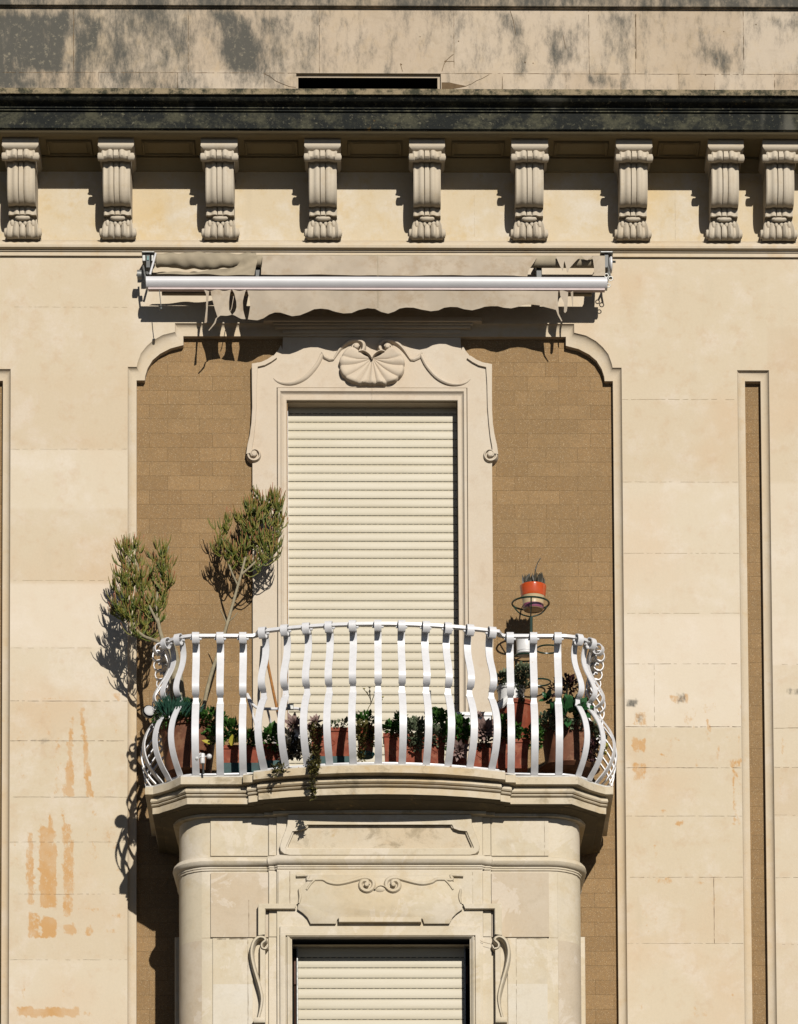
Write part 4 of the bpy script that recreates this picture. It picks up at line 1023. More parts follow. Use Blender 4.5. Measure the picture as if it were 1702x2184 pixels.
def make_baluster():
    mb = MB(); head = []
    # spiral scroll: starts under the rail, rises over the front, curls inwards
    for k in range(17):
        a = math.radians(175-k*30); r = 11.6 if k < 9 else 11.6-1.05*(k-8)
        head.append((9.5+r*math.cos(a), 10.5-r*math.sin(a)))
    mn = [p for p in PROF]
    sm = smooth(mn[:11], 3)+mn[11:14]+smooth(mn[14:], 3)
    for pts, wd, th in ((head, 7.2, 1.9), (sm, 7.3, 2.2)):
        rows = []
        for i, (o_, y) in enumerate(pts):
            a, b = pts[max(0, i-1)], pts[min(len(pts)-1, i+1)]; tx, ty = b[0]-a[0], b[1]-a[1]; l = math.hypot(tx, ty) or 1; nx, ny = ty/l*th/2, -tx/l*th/2
            ww = wd-(1.6 if pts is sm and 128 < y < 143 else 0)
            rows.append([(XB-ww, YR+y+ny, 300+o_+nx), (XB+ww, YR+y+ny, 300+o_+nx), (XB+ww, YR+y-ny, 300+o_-nx), (XB-ww, YR+y-ny, 300+o_-nx)])
        ids = mb.grid(rows, cu=True); mb.F(*ids[0]); mb.F(*reversed(ids[-1]))
    for sg in (-1, 1):      # collar bolts
        mb.tube([(XB+sg*7, YR+10, 303), (XB+sg*11.5, YR+10, 303)], 2.4, 8)
    return mb.build('baluster', m_white, railing, origin=(XB, YR, 300), ang=38)
bal0 = make_baluster(); bal0['group'] = 'white flat bars of the balcony railing'
def rail_at(X):
    h = abs(X-XB)
    if h <= 240: return bow(h), .95*2*36*h/240**2*(1 if X > XB else -1)
    return 336, 0
spots = []
for px in (417.5,469.5,518,564,610.5,656,703,753,806,856,907,953,999,1045.5,1088,1138,1190):
    X = WX(px, 1358, 345); d, s_ = rail_at(X); spots.append((X, d, -math.atan(s_) if False else math.atan(s_)))
# corner and side bars, spaced along the returning rail
side = RP
acc = 0; targets = [30, 62, 94, 134, 188, 244, 300, 350]
turn = [24, 40, 66, 84, 90, 90, 90, 90]
pl_ = list(reversed(side)); k = 0
for i in range(len(pl_)-1):
    l = math.hypot(pl_[i+1][0]-pl_[i][0], pl_[i+1][1]-pl_[i][1])
    while k < len(targets) and acc+l >= targets[k]:
        t = (targets[k]-acc)/l; hx, hd = pl_[i][0]+(pl_[i+1][0]-pl_[i][0])*t, pl_[i][1]+(pl_[i+1][1]-pl_[i][1])*t
        tx, td = pl_[i+1][0]-pl_[i][0], pl_[i+1][1]-pl_[i][1]; ang = math.atan2(-td, tx)
        ang = math.atan2(tx, -td)      # outward direction measured from straight ahead
        ang = math.radians(turn[k])
        for sg in (-1, 1): spots.append((XB+sg*hx, hd, sg*ang))
        k += 1
    acc += l
for i, (X, d, a) in enumerate(spots):
    o = bal0 if i == 0 else bal0.copy()
    if i: COL.objects.link(o); o.parent = railing
    o.location = Vector(M3(X, YR-lift(X), d))-railing.location; o.rotation_euler.z = a
    if abs(X-XB) > 392: o.scale.x = .85

# ================================================================ AWNING
def cut_poly(mb, poly, dfun, step=9, pix=None):
    """polygon outline -> finely divided cloth sheet; dfun(X,Y)->depth"""
    bm = bmesh.new(); vs = [bm.verts.new((x, y, 0)) for x, y in poly]; bm.faces.new(vs)
    bmesh.ops.triangulate(bm, faces=bm.faces[:])
    x0, x1 = min(p[0] for p in poly), max(p[0] for p in poly); y0, y1 = min(p[1] for p in poly), max(p[1] for p in poly)
    for ax, a, b in ((0, x0, x1), (1, y0, y1)):
        v = a+step
        while v < b:
            g = bm.verts[:]+bm.edges[:]+bm.faces[:]
            co = (v, 0, 0) if ax == 0 else (0, v, 0); no = (1, 0, 0) if ax == 0 else (0, 1, 0)
            bmesh.ops.bisect_plane(bm, geom=g, dist=1e-5, plane_co=co, plane_no=no); v += step
    bm.verts.index_update(); off = len(mb.v)
    for v in bm.verts: mb.P(v.co.x, v.co.y, dfun(v.co.x, v.co.y))
    for f in bm.faces: mb.F(*[off+v.index for v in f.verts])
    bm.free()
DA = 80
def ZL(x, y, d=DA): return W(283.7+.16667*x, 510.6+.16667*y, d)
def ZR(x, y, d=DA): return W(1049.6+.18333*x, 510.6+.18333*y, d)
aw = empty('awning', WX(805,600,0), WY(805,600,0), 0, 'torn beige roll-up awning with white front bar, bolted above the upper shutter', 'awning')
bx0, bx1 = WX(314,600,DA), WX(1293,604,DA); by0, by1 = WY(800,587,DA+6), WY(800,611.5,DA+4)
mb = MB(); pr = [(64,by0+2),(68,by0-.5),(78,by0-.3),(83,by0+2),(85.5,by0+7),(86,by0+12),(84,by0+16),(79,by0+22),(74,by1),(66,by1),(64,by1-3)]
mb.hprof(pr, bx0, bx1, 1); mb.build('front_bar', m_alu, aw, ang=50)
for a, b in ((bx0-2.5, bx0), (bx1, bx1+2.5)):
    mb = MB(); mb.hprof([(d*1.0, y) for d, y in pr], a, b, 1); mb.build('end_cap', m_alu, aw)
mb = MB(); mb.hprof([(70,by1+.4),(78,by1+.4),(81,by1+1.2),(81,by1+4.6),(78,by1+5.4),(70,by1+5.4)], bx0+2, bx1-3, 1); mb.build('valance_rail', m_pink, aw)
tx0, tx1, TD, TR = WX(332,555,50), WX(1290,560,50), 46, 12.5
TY = WY(800, 557.5, TD)
mb = MB(); mb.tube([(tx0, TY, TD), (tx1, TY, TD)], TR, 20); mb.build('roller_tube', m_cloth2, aw)
# cloth still wound on the tube at the left, sagging
mb = MB(); rows = []
for i in range(60):
    t = i/59; X = tx0+2+(WX(546,555,55)-tx0-2)*t; row = []
    for k in range(18):
        a = 2*math.pi*k/18; sag = max(0, math.cos(a-math.pi/2*0))
        r = TR+2.5+1.2*math.sin(t*9+a*2)+1.0*math.sin(t*23+a)+.8*math.sin(t*41-a*2)
        y = math.sin(a)*r; 
        if y > 0: y *= 1+.18*math.sin(t*math.pi)
        row.append((X, TY-1+y, TD+1+math.cos(a)*r))
    rows.append(row)
mb.grid(rows, cu=True); mb.build('wound_cloth', m_cloth2, aw, ang=80)
def sheet(X, Y):
    t = max(0, min(1, (Y-(TY-TR))/(by0-(TY-TR))))
    return TD+TR+2+(77-TD-TR-2)*t**.8+1.3*math.sin(X*.021)+.9*math.sin(X*.05+Y*.08)+.5*math.sin(X*.11-Y*.1)
ytop = WY(800, 543.5, 60)
def wp(pts, d=68): return [W(x, y, d) for x, y in pts]
mb = MB()
cut_poly(mb, wp([(559.5,543),(700,543.5),(900,544),(1146.5,545),(1141,556),(1133,569),(1127,579),(1124.5,592),(1097,591),(1096,580),(1090,588),(1088,591),(900,591),(700,590),(557,589.5),(557.5,575),(559,560)]), sheet)
mb.build('cloth', m_cloth, aw, recalc=False, ang=80)
mb = MB()
cut_poly(mb, wp([(1186,545),(1190,558),(1194,569),(1199,580),(1201,579),(1202,566),(1203.5,557),(1206,567),(1209,584),(1211.5,583),(1214,575),(1222,566),(1236,549.5),(1240,545)]), lambda X, Y: sheet(X, Y)+3*math.sin((Y-ytop)*.08), 5)
cut_poly(mb, wp([(1241,545),(1247,555),(1253,556),(1258,552),(1262,549),(1266,545)]), lambda X, Y: sheet(X, Y)+2, 5)
mb.build('torn_cloth', m_cloth, aw, recalc=False, ang=80)
mb = MB(); cut_poly(mb, wp([(1263,545),(1290,545.5),(1290.5,592),(1263,592),(1266.5,586),(1267,572),(1265,556)]), sheet, 6); mb.build('cloth_strip', m_cloth, aw, recalc=False, ang=80)
mb = MB()
cut_poly(mb, wp([(506,566),(514,556),(522,549),(536,543),(549,543),(547.5,560),(545.5,576),(542.5,590),(333,588),(340,585.5),(367,583.5),(400,582.5),(430,582),(462,578.5),(485,574.5),(498,571)]),
         lambda X, Y: sheet(X, Y)+4.5*math.sin((X*.8+Y*1.5)*.10)*max(0, min(1, (by0-Y)/14)), 5)
mb.build('sagging_cloth', m_cloth2, aw, recalc=False, ang=80)
def vdep(X, Y): 
    t = (Y-by1)/50
    return 78+2.2*math.sin(X*.03)*t+1.5*math.sin(X*.012+1)*t+1.2*math.sin(X*.075+Y*.03)*t
wave = [(549,683),(562,679),(574,671),(586,666.5),(598,666.5),(610,670),(623,674.5),(640,673.5),(655,668),(670,661),(685,659),(700,660),(716,665),(733,668.5),(750,667),(765,660),(784,655.5),(800,657),(813,664),(828,668.5),(842,664),(852,658),(866,655.5),(882,656),(900,661),(919,664.6),(935,662),(947,656),(960,653.6),(975,654),(990,659),(1007,661.7),(1022,658),(1034,654),(1047,652.9),(1062,653.5),(1074,657.5),(1090,659.5),(1104,656),(1118,651),(1135,650),(1150,651.5),(1165,656),(1180,659.5),(1186,661)]
mainv = [(527,616),(529,626),(532,636),(533.7,652),(531,669),(528.7,680.6)]+wave+[(1190,672),(1197.5,684),(1199.5,683),(1192,668),(1189.6,640),(1190.5,619.5)]
mb = MB(); cut_poly(mb, wp(mainv, 78), vdep, 9)
for h_ in (): pass
valance = mb.build('valance', m_cloth, aw, recalc=False, ang=80)
mb = MB()
for px_ in (806, 1098):
    for (ya, yb_, fn) in ((ytop+1, by0-1, sheet), (by1+6, WY(806, 655, 78), vdep)):
        X = WX(px_, 600, 76); rows = [[(X-.8, ya+(yb_-ya)*k/8, fn(X, ya+(yb_-ya)*k/8)+.5), (X+.8, ya+(yb_-ya)*k/8, fn(X, ya+(yb_-ya)*k/8)+.5)] for k in range(9)]
        if px_ == 806: mb.grid(rows)
absorb(mb.build('seam', m_cloth2, aw, recalc=False), valance)
tears = [[(434,616),(446.5,616),(444.5,637),(443,660),(441.5,687),(439,689),(436,689.5),(437.5,676),(439.5,660),(439.5,627)],
 [(448.7,616),(493,616),(490.2,630),(488.7,644),(488.7,661),(494.5,673),(483.7,674.8),(470,675.6),(463,681),(460,692),(452,701),(446,707),(444.5,705),(451,698),(457,690),(460,681),(464,678),(459,661),(454,644),(450,627)],
 [(494,616),(525.4,616),(521,630.6),(517.9,644),(518.7,660.6),(523.7,680.6),(514,679.5),(505.4,677),(495.8,673),(502,665.6),(504.5,656),(504,644),(500,627)],
 [(1193.5,619.5),(1212,619.5),(1211,639),(1210,655),(1209,663),(1205.4,667),(1202.8,664),(1203.5,646),(1199,638),(1195,631.6)], [(1217,619.5),(1222.5,619.5),(1222.5,640),(1222.3,653),(1220.5,652),(1219,639)]]
for q in tears:
    mb = MB(); cut_poly(mb, wp(q, 78), lambda X, Y: vdep(X, Y)+1.8*math.sin(Y*.09+X*.2), 4); mb.build('torn_strip', m_cloth, aw, recalc=False, ang=80)
# thread and pull hook
mb = MB(); mb.tube([ZL(1290,690)+(72,), ZL(1275,780)+(73,), ZL(1262,860)+(73,), ZL(1245,900)+(72,)], .9, 5); mb.build('thread', m_cloth, aw)
mb = MB(); hk = ZL(335,625); mb.tube([hk+(78,), ZL(350,780)+(78,), ZL(358,850)+(78,)], .9, 6)
c_ = ZL(360,880); mb.lathe(c_[0], c_[1], 78, [(.2,-4),(3,-3),(3.6,0),(3,3),(.2,4)], 10); mb.build('pull_hook', m_darkm, aw)
# folding arms tucked under the tube
YA = WY(800, 623, 44)
for xa, xb in ((WX(345,623,44), WX(790,623,44)), (WX(826,623,40), WX(1262,625,40))):
    mb = MB(); mb.box(xa, xb, YA-5, YA+5, 36, 47, 1.5); mb.build('folding_arm', m_cloth2, aw)
for xa in (WX(1143,600,20), WX(545,600,20)):
    mb = MB(); mb.box(xa, xa+12, WY(800,560,10), YA+4, 0, 40, 1); mb.build('arm_bracket', m_darkm, aw)
# end brackets with gear
for sg, x0 in ((-1, 316), (1, 1293)):
    X = WX(x0, 560, 45)
    mb = MB(); mb.box(X-13, X+14, WY(x0,539.5,48), WY(x0,543,48), 5, 58, 1.2); mb.build('top_plate', m_metal, aw)
    mb = MB(); mb.box(X-4.5, X+5, WY(x0,543.5,50), WY(x0,572,50), 0, 52, 1); mb.build('gear_box', m_darkm, aw)
    if sg < 0:
        mb = MB(); mb.box(X-2.2, X+1.8, WY(x0,546,53), WY(x0,555,53), 51.8, 53.5, .3); mb.build('teal_cover', m_teal, aw)
        for (a, b) in ((-12, -5), (7, 12)):
            mb = MB(); mb.box(X+a, X+b, WY(x0,544,52), WY(x0,557,52), 20, 53, .8); mb.build('clamp', m_metal, aw)
        mb = MB(); mb.tube([ZL(290,175,56)+(54,), ZL(215,440,70)+(66,)], 2.3, 8); mb.build('strut', m_alu, aw)
        mb = MB(); c_ = ZL(90,440,50); mb.tube([(c_[0]-6, c_[1], 46), (c_[0]+3, c_[1], 46)], 9.5, 14); mb.build('crank_wheel', m_metal, aw)
        mb = MB(); mb.tube([ZL(130,340,50)+(50,), ZL(150,450,60)+(60,), ZL(180,600,66)+(66,)], 2., 8); mb.tube([ZL(170,420,60)+(58,), ZL(190,450,60)+(68,)], 3., 8); mb.build('elbow_joint', m_metal, aw)
    else:
        c_ = ZR(1378, 280, 45)
        mb = MB(); mb.grid([[(c_[0]+x, c_[1]+math.cos(2*math.pi*k/20)*r, 38+math.sin(2*math.pi*k/20)*r*1.1) for k in range(20)] for x, r in ((-3,14),(0,17),(3,17),(4,12),(4,.1))], cu=True); mb.build('end_disc', m_alu, aw)
        mb = MB(); mb.tube([(c_[0]+3, c_[1]-6, 40), (c_[0]+11, c_[1]-6, 40)], 2.4, 8); mb.build('square_pin', m_darkm, aw)
        mb = MB(); mb.tube([ZR(1350,320,52)+(52,), ZR(1365,400,56)+(56,), ZR(1385,455,60)+(60,)], 2.2, 8); mb.tube([ZR(1360,370,52)+(54,), ZR(1335,420,60)+(62,)], 2.2, 8)
        for (x, y, r) in ((1330,425,4),(1378,460,4.5),(1350,540,4)): q = ZR(x, y, 62); mb.grid([[(q[0]+math.cos(a)*(r+1.1*math.cos(b)), q[1]+math.sin(a)*(r+1.1*math.cos(b)), 64+1.1*math.sin(b)) for b in [2*math.pi*k/6 for k in range(6)]] for a in [2*math.pi*k/14 for k in range(14)]], cu=True, cv=True)
        mb.build('elbow_joint', m_metal, aw)

# ================================================================ BALCONY OBJECTS
rp = random.Random(11)
def V3(px, py, d): return W(px, py, d)+(d,)
def rnd(a, b): return rp.uniform(a, b)
def cloud(mb, c, r, n, ln, wd, up=.3, front=.4, seg=2):
    """small leaves through an ellipsoid (X,Y,D) with radii r"""
    for _ in range(n):
        while 1:
            v = (rnd(-1,1), rnd(-1,1), rnd(-1,1)); q = math.sqrt(sum(t*t for t in v))
            if .25 < q < 1: break
        p = [c[i]+v[i]*r[i] for i in range(3)]
        d = (v[0]+rnd(-.6,.6), v[1]-up+rnd(-.6,.6), v[2]+front+rnd(-.6,.6))
        k = rnd(.7, 1.25); mb.leaf(p, d, (rnd(-.5,.5), -1, rnd(-.5,.8)), ln*k, wd*k, seg=seg)
def rosette(mb, c, axis, R, n=26, wd=.42, open_=1.25):
    ax = Vector(axis).normalized(); u = ax.orthogonal().normalized(); w_ = ax.cross(u)
    for i in range(n):
        t = (i+1)/n; a = i*2.39996; ph = .15+open_*t**.8
        rad = u*math.cos(a)+w_*math.sin(a); d = ax*math.cos(ph)+rad*math.sin(ph)
        ln = R*(.35+.65*t)*rnd(.9, 1.1)
        mb.leaf(tuple(Vector(c)+rad*R*.06*t-ax*R*.15*t), tuple(d), tuple(ax), ln, ln*wd, cup=.18)
def fingers(mb, c, r, n, ln, rad):
    for _ in range(n):
        v = Vector((rnd(-1,1), rnd(-.9,.5), rnd(-.8,1))); 
        if v.length > 1: v.normalize()
        p = Vector(c)+Vector((v.x*r[0], v.y*r[1], v.z*r[2])); d = Vector((v.x*.9+rnd(-.3,.3), -.9+rnd(-.3,.3), v.z*.8+rnd(-.2,.4))).normalized()
        k = rnd(.7,1.2)*ln; mb.tube([tuple(p), tuple(p+d*k*.5+Vector((0,-.06*k,0))), tuple(p+d*k+Vector((0,-.15*k,0)))], [rad, rad, rad*.35], 5)
def trailing(mb, pts, n, spread, ln, wd):
    sp = smooth(pts, 6)
    for _ in range(n):
        i = rp.randrange(len(sp)); p = sp[i]; s_ = spread[0]+(spread[1]-spread[0])*i/len(sp)
        q = (p[0]+rnd(-s_, s_), p[1]+rnd(-3, 3), p[2]+rnd(-s_*.4, s_*.7))
        mb.leaf(q, (rnd(-1,1), rnd(-.8,.9), rnd(0,1)), (0,-1,.3), ln*rnd(.7,1.2), wd, seg=2)
def trough(x0, x1, y0, y1, d, mat, label, tray=None, depth=46, group='terracotta troughs along the railing', emboss=True):
    a, b = W(x0, y0, d), W(x1, y1, d); X0, X1, Y0, Y1 = a[0], b[0], a[1], b[1]
    root = empty('planter', (X0+X1)/2, Y1, d-depth/2, label, 'planter', group)
    mb = MB(); tp = 2.5
    def ring(y, i, o=0): return [(X0+i-o, y, d-i+o), (X1-i+o, y, d-i+o), (X1-i+o, y, d-depth+i-o), (X0+i-o, y, d-depth+i-o)]
    rr = [ring(Y0+5, 3.5), ring(Y0, 3.), ring(Y0, .4), ring(Y0+1, 0), ring(Y0+7.5, 0), ring(Y0+8.6, 1.2), ring(Y0+8.8, 2), ring(Y1-7, 4.2), ring(Y1-6.6, 3.6), ring(Y1, 4.4)]
    ids = mb.grid(rr, cu=True); mb.F(*ids[-1])
    mb.build('trough', mat, root)
    if emboss:
        mb = MB(); n = max(1, int((X1-X0)/42))
        for k in range(n):
            cx_ = X0+(X1-X0)*(k+.5)/n; cy_ = (Y0+Y1)/2+2
            for sg in (-1, 1):
                mb.ribbon([(cx_+sg*(3+6*math.sin(t*.5)), cy_+(t-5)*1.7) for t in range(11)], [.5+1.1*math.sin(math.pi*t/10) for t in range(11)], d-4.6, 2.6)
        mb.build('relief', mat, root)
    mb = MB(); mb.F(*[mb.P(*p) for p in ring(Y0+3.5, 3)]); mb.build('soil', m_soil, root, recalc=False)
    if tray:
        mb = MB(); t1 = YFL-1
        def tr(y, o): return [(X0-o, y, d+o), (X1+o, y, d+o), (X1+o, y, d-depth-o), (X0-o, y, d-depth-o)]
        ids = mb.grid([tr(Y1-3, 1.5), tr(Y1-3, 3.5), tr(Y1-1, 3.8), tr(t1, .5)], cu=True); mb.F(*ids[-1]); mb.build('tray', tray, root)
    return root
def pot(xc, rx, y0, y1, d, mat, label, cat='plant pot', tap=.62, rim=8, group=None, tray=None, name='plant_pot', rimout=1., soil=True, tilt=0):
    c, e = W(xc, y0, d), W(xc, y1, d); R = rx*(1-d/9000); h_ = e[1]-c[1]
    root = empty(name, c[0], e[1], d, label, cat, group)
    mb = MB(); Rb = R*tap
    prof = [(R*.80, rim*.9), (R*.90, .8), (R*.94, 0), (R*.99, .2), (R, 1.2), (R, rim*.45), (R*.97, rim*.55), (R*.985, rim*.8), (R*.97, rim), (R*.90*rimout, rim*1.06)]
    for k in range(1, 7): t = k/6; prof.append((R*.90+(Rb-R*.90)*t**1.15, rim*1.06+(h_-rim*1.06)*t))
    prof.append((.1, h_))
    mb.lathe(c[0], c[1], d, prof, 36); mb.build('pot', mat, root, ang=50)
    if soil: mb = MB(); mb.lathe(c[0], c[1]+rim*.6, d, [(R*.84, 0), (.1, -1.5)], 20); mb.build('soil', m_soil, root)
    if tray: mb = MB(); mb.lathe(c[0], e[1], d, [(Rb*1.05,-1),(Rb*1.25,-4),(Rb*1.3,-4.5),(Rb*1.32,-3.5),(Rb*1.12,3),(.1,3)], 32); mb.build('saucer', tray, root)
    return root
def part(root, name, mat, fn, ang=60):
    mb = MB(); fn(mb); return mb.build(name, mat, root, recalc=False, ang=ang)

# ---- pencil trees
def pencil(root, limbs, blobs, n, seed, tw=19):
    r_ = random.Random(seed); mb = MB(); tips = []
    def tube(pts, rad, t0, t1, k=4):
        a = len(mb.v); mb.tube(pts, rad, k, True); m_ = len(pts)
        for i in range(m_): tips.extend([t0+(t1-t0)*i/(m_-1)]*k)
    pts = []
    for L_, r0, r1, q0 in limbs:
        sp = smooth(L_, 5)
        for i, p in enumerate(sp):
            if i >= len(sp)*q0: pts.append((p, r0+(r1-r0)*i/len(sp)))
    tot = sum(b[2] for b in blobs)
    for _ in range(n):
        z = r_.uniform(0, tot)
        for b in blobs:
            z -= b[2]
            if z <= 0: break
        while 1:
            v = Vector((r_.uniform(-1,1), r_.uniform(-1,1), r_.uniform(-1,1)))
            if v.length < 1: break
        A = Vector(b[0])+Vector((v.x*b[1][0], v.y*b[1][1], v.z*b[1][2])); A.z = max(A.z, -14)
        # nearest limb point lying below
        best = min(pts, key=lambda q: (Vector(q[0])-A).length+max(0, A.y-q[0][1])*-.0+max(0, q[0][1]-A.y)*-.25+(60 if q[0][1] < A.y-6 else 0))
        B = Vector(best[0]); M_ = (A+B)/2+Vector((0, 7+(A-B).length*.10, 0))
        cs = smooth([tuple(B), tuple(M_), tuple(A)], 3); nn = len(cs)
        tube(cs, [1.55-.5*i/nn for i in range(nn)], 0, .1)
        for k in range(r_.choice((3,4,4,5))):
            lat = Vector((r_.uniform(-1,1)+v.x*.5, 0, r_.uniform(-1,1))); lat = lat/max(.4, lat.length)
            l = tw*r_.uniform(.65, 1.25); up_ = Vector((v.x*.25, -1, v.z*.2)).normalized(); sp_ = r_.uniform(.25, .75)
            q0, q1, q2, q3 = A, A+lat*l*.30*sp_*1.4+up_*l*.15, A+lat*l*.52*sp_*1.4+up_*l*.5, A+lat*l*.62*sp_*1.4+up_*l
            tube([tuple(q) for q in (q0, q1, q2, q3)], [1.15, 1.15, 1.05, .55], .0, r_.uniform(.5, 1.15))
            if r_.random() < .55:
                l2 = l*r_.uniform(.45, .7); la2 = Vector((r_.uniform(-1,1), 0, r_.uniform(-1,1)))
                tube([tuple(q1), tuple(q1+la2*l2*.35+up_*l2*.25), tuple(q1+la2*l2*.5+up_*l2)], [1.1, 1.05, .55], .05, r_.uniform(.4, 1.1))
    mb.at = {'tip': tips}
    mb.build('foliage', m_pencil, root, recalc=False, ang=80)
    mb = MB()
    for L_, r0, r1, q0 in limbs:
        sp = smooth(L_, 5); n2 = len(sp); mb.tube(sp, [r0+(r1-r0)*i/(n2-1)+.15*math.sin(i*1.9) for i in range(n2)], 9)
    mb.build('trunk', m_bark, root, ang=70)
t1 = empty('pencil_tree', *V3(372,1600,210), 'wide forked pencil tree at the left corner, casting its shadow on the pale pilaster', 'tree')
pencil(t1, [([V3(376,1620,200),V3(372,1540,200),V3(366,1460,198),V3(358,1400,190),V3(347,1366,178),V3(338,1330,160),V3(334,1290,150),V3(340,1240,145),V3(352,1190,140),V3(360,1165,140)],6.5,1.6,.45),
            ([V3(352,1376,180),V3(330,1366,168),V3(305,1356,155),V3(285,1335,146),V3(272,1300,140),V3(262,1250,135),V3(262,1200,130),V3(272,1165,130)],4,1.4,.35),
            ([V3(340,1335,162),V3(322,1300,160),V3(305,1262,155),V3(296,1220,150),V3(290,1180,145)],3,1.3,.2)],
       [(V3(277,1190,130),(26,34,24),1.0),(V3(262,1245,135),(26,30,26),1.0),(V3(300,1235,150),(34,38,30),1.6),(V3(345,1200,140),(24,34,22),1.0),(V3(350,1250,148),(22,30,24),.8),(V3(285,1295,145),(40,34,28),1.7),(V3(330,1300,155),(24,30,22),.8),(V3(258,1300,135),(20,26,22),.6),(V3(300,1345,150),(24,18,16),.35)], 195, 5, 25)
# lower, thick bark column
mb = MB(); sp = smooth([V3(398,1600,222),V3(386,1520,214),V3(378,1450,206),V3(370,1400,198),V3(364,1372,190)], 5); mb.tube(sp, [15,15,14.5,14,14,13.5,13,13,13,12.5,12.5,12,12,12,11.5,11,11,10,9,8,6][:len(sp)], 14); mb.build('lower_trunk', m_bark, t1)
t2 = empty('pencil_tree', *V3(430,1560,170), 'slim pencil tree with one bare leaning stem and a bushy crown beside the shutter', 'tree')
pencil(t2, [([V3(430,1560,170),V3(436,1500,160),V3(450,1440,140),V3(468,1385,118),V3(486,1325,96),V3(503,1265,78),V3(516,1218,66),V3(528,1170,58),V3(541,1120,52),V3(552,1085,50)],4.6,1.6,.62),
            ([V3(508,1250,72),V3(492,1215,62),V3(480,1175,52),V3(472,1140,46)],2.2,1.2,.3), ([V3(514,1226,68),V3(548,1195,62),V3(575,1160,56),V3(590,1120,52)],2.4,1.2,.25),
            ([V3(484,1330,97),V3(476,1312,92),V3(469,1300,90)],1.4,.9,2), ([V3(485,1327,97),V3(497,1318,98),V3(507,1306,98)],1.4,.8,2)],
       [(V3(566,1082,50),(34,28,24),2.0),(V3(590,1110,50),(24,30,22),1.1),(V3(535,1110,52),(26,34,24),1.3),(V3(555,1150,55),(40,32,26),1.7),(V3(475,1128,45),(20,26,18),.6),(V3(480,1170,50),(26,26,20),.7),(V3(510,1185,56),(28,26,22),.9),(V3(575,1180,58),(26,28,20),.7),(V3(545,1215,62),(26,20,16),.35)], 195, 9, 24)

# ---- left corner
k1 = pot(402, 64, 1549, 1652, 250, m_terra2, 'big round brown terracotta pot at the left end of the balcony', tap=.74, rim=13)
part(k1, 'foliage', m_gleaf, lambda mb: (cloud(mb, V3(452,1540,290), (34,24,30), 330, 9, 7), cloud(mb, V3(405,1540,285), (40,14,40), 160, 9, 7)))
k2 = k1
part(k2, 'blue_foliage', m_blue, lambda mb: (fingers(mb, V3(372,1522,318), (30,17,20), 250, 20, 1.25), fingers(mb, V3(408,1520,306), (16,14,14), 90, 18, 1.2)))
part(k2, 'low_foliage', m_gleaf, lambda mb: (cloud(mb, V3(350,1532,311), (22,18,18), 160, 7, 5), cloud(mb, V3(400,1504,320), (22,10,16), 90, 7, 5)))
pa = trough(466, 554, 1588.5, 1631, 304, m_terra, 'terracotta trough with yellow tipped leaves, second container from the left', m_tealt)
part(pa, 'foliage', m_gleaf, lambda mb: (cloud(mb, V3(492,1560,300), (22,24,22), 170, 10, 8), cloud(mb, V3(530,1576,300), (22,12,18), 120, 9, 6)))
for x, y, dv, l, w_ in ((452,1586,(-1,-.15,.3),22,10),(494,1590,(.1,-1,.3),22,13),(505,1584,(.5,-1,.3),18,10),(520,1584,(-.3,-1,.5),14,8)):
    part(pa, 'yellow_leaf', m_yellow, lambda mb: mb.leaf(V3(x, y, 312), dv, (0,-.3,1), l, w_, cup=.1))
part(pa, 'red_leaf', m_olive, lambda mb: cloud(mb, V3(528,1572,304), (22,12,14), 90, 10, 6))
pb = trough(556, 602, 1585, 1626, 306, m_terra, 'short terracotta trough with round bright green leaves, left of the white pot', m_tealt)
part(pb, 'foliage', m_gleaf, lambda mb: cloud(mb, V3(582,1572,318), (20,20,20), 120, 13, 11))
pw = pot(628, 17, 1558, 1612, 300, m_wpot, 'white pot behind the bars with a mauve rosette over it', tap=.75, rim=6, name='white_pot')
part(pw, 'rosette', m_purple, lambda mb: (rosette(mb, V3(626,1545,312), (.1,-.3,1), 27, 26), cloud(mb, V3(636,1566,312), (10,10,8), 14, 14, 7)))
part(pw, 'low_foliage', m_charc, lambda mb: (cloud(mb, V3(624,1598,312), (20,22,18), 160, 9, 6), cloud(mb, V3(616,1570,317), (10,14,10), 40, 12, 5)))
pc = trough(661, 749, 1551, 1617, 338, m_terra, 'tall terracotta trough on a teal tray, left of the middle bars', m_tealt)
part(pc, 'rosette', m_purple, lambda mb: rosette(mb, V3(672,1540,340), (0,-.5,1), 20, 22))
part(pc, 'rosette', m_purple, lambda mb: rosette(mb, V3(663,1552,340), (-.4,-.4,1), 15, 18))
part(pc, 'foliage', m_gray, lambda mb: (cloud(mb, V3(712,1548,331), (22,6,14), 60, 8, 5), cloud(mb, V3(737,1543,331), (8,10,8), 26, 9, 5)))
pts = [V3(676,1548,352),V3(672,1570,364),V3(671,1600,378),V3(670,1628,396),V3(668,1650,406),V3(667,1668,404),V3(667,1690,396),V3(669,1704,390)]
part(pc, 'trailing_foliage', m_olive, lambda mb: (trailing(mb, pts[:5], 520, (17,10), 8, 4.2), trailing(mb, pts[3:], 220, (9,4.5), 7.5, 4.2)))
pd_ = pot(780, 20, 1552, 1612, 346, m_terra, 'narrow terracotta pot hidden by trailing weeds, just left of the centre bar', tap=.7, rim=7, tray=m_tealt)
part(pd_, 'foliage', m_olive, lambda mb: (cloud(mb, V3(776,1560,362), (20,18,14), 260, 8, 5), trailing(mb, [V3(773,1570,364),V3(772,1595,370),V3(770,1622,374)], 170, (11,6), 8, 4.5), trailing(mb, [V3(792,1560,361),V3(798,1590,362)], 90, (8,5), 8, 4.5)))
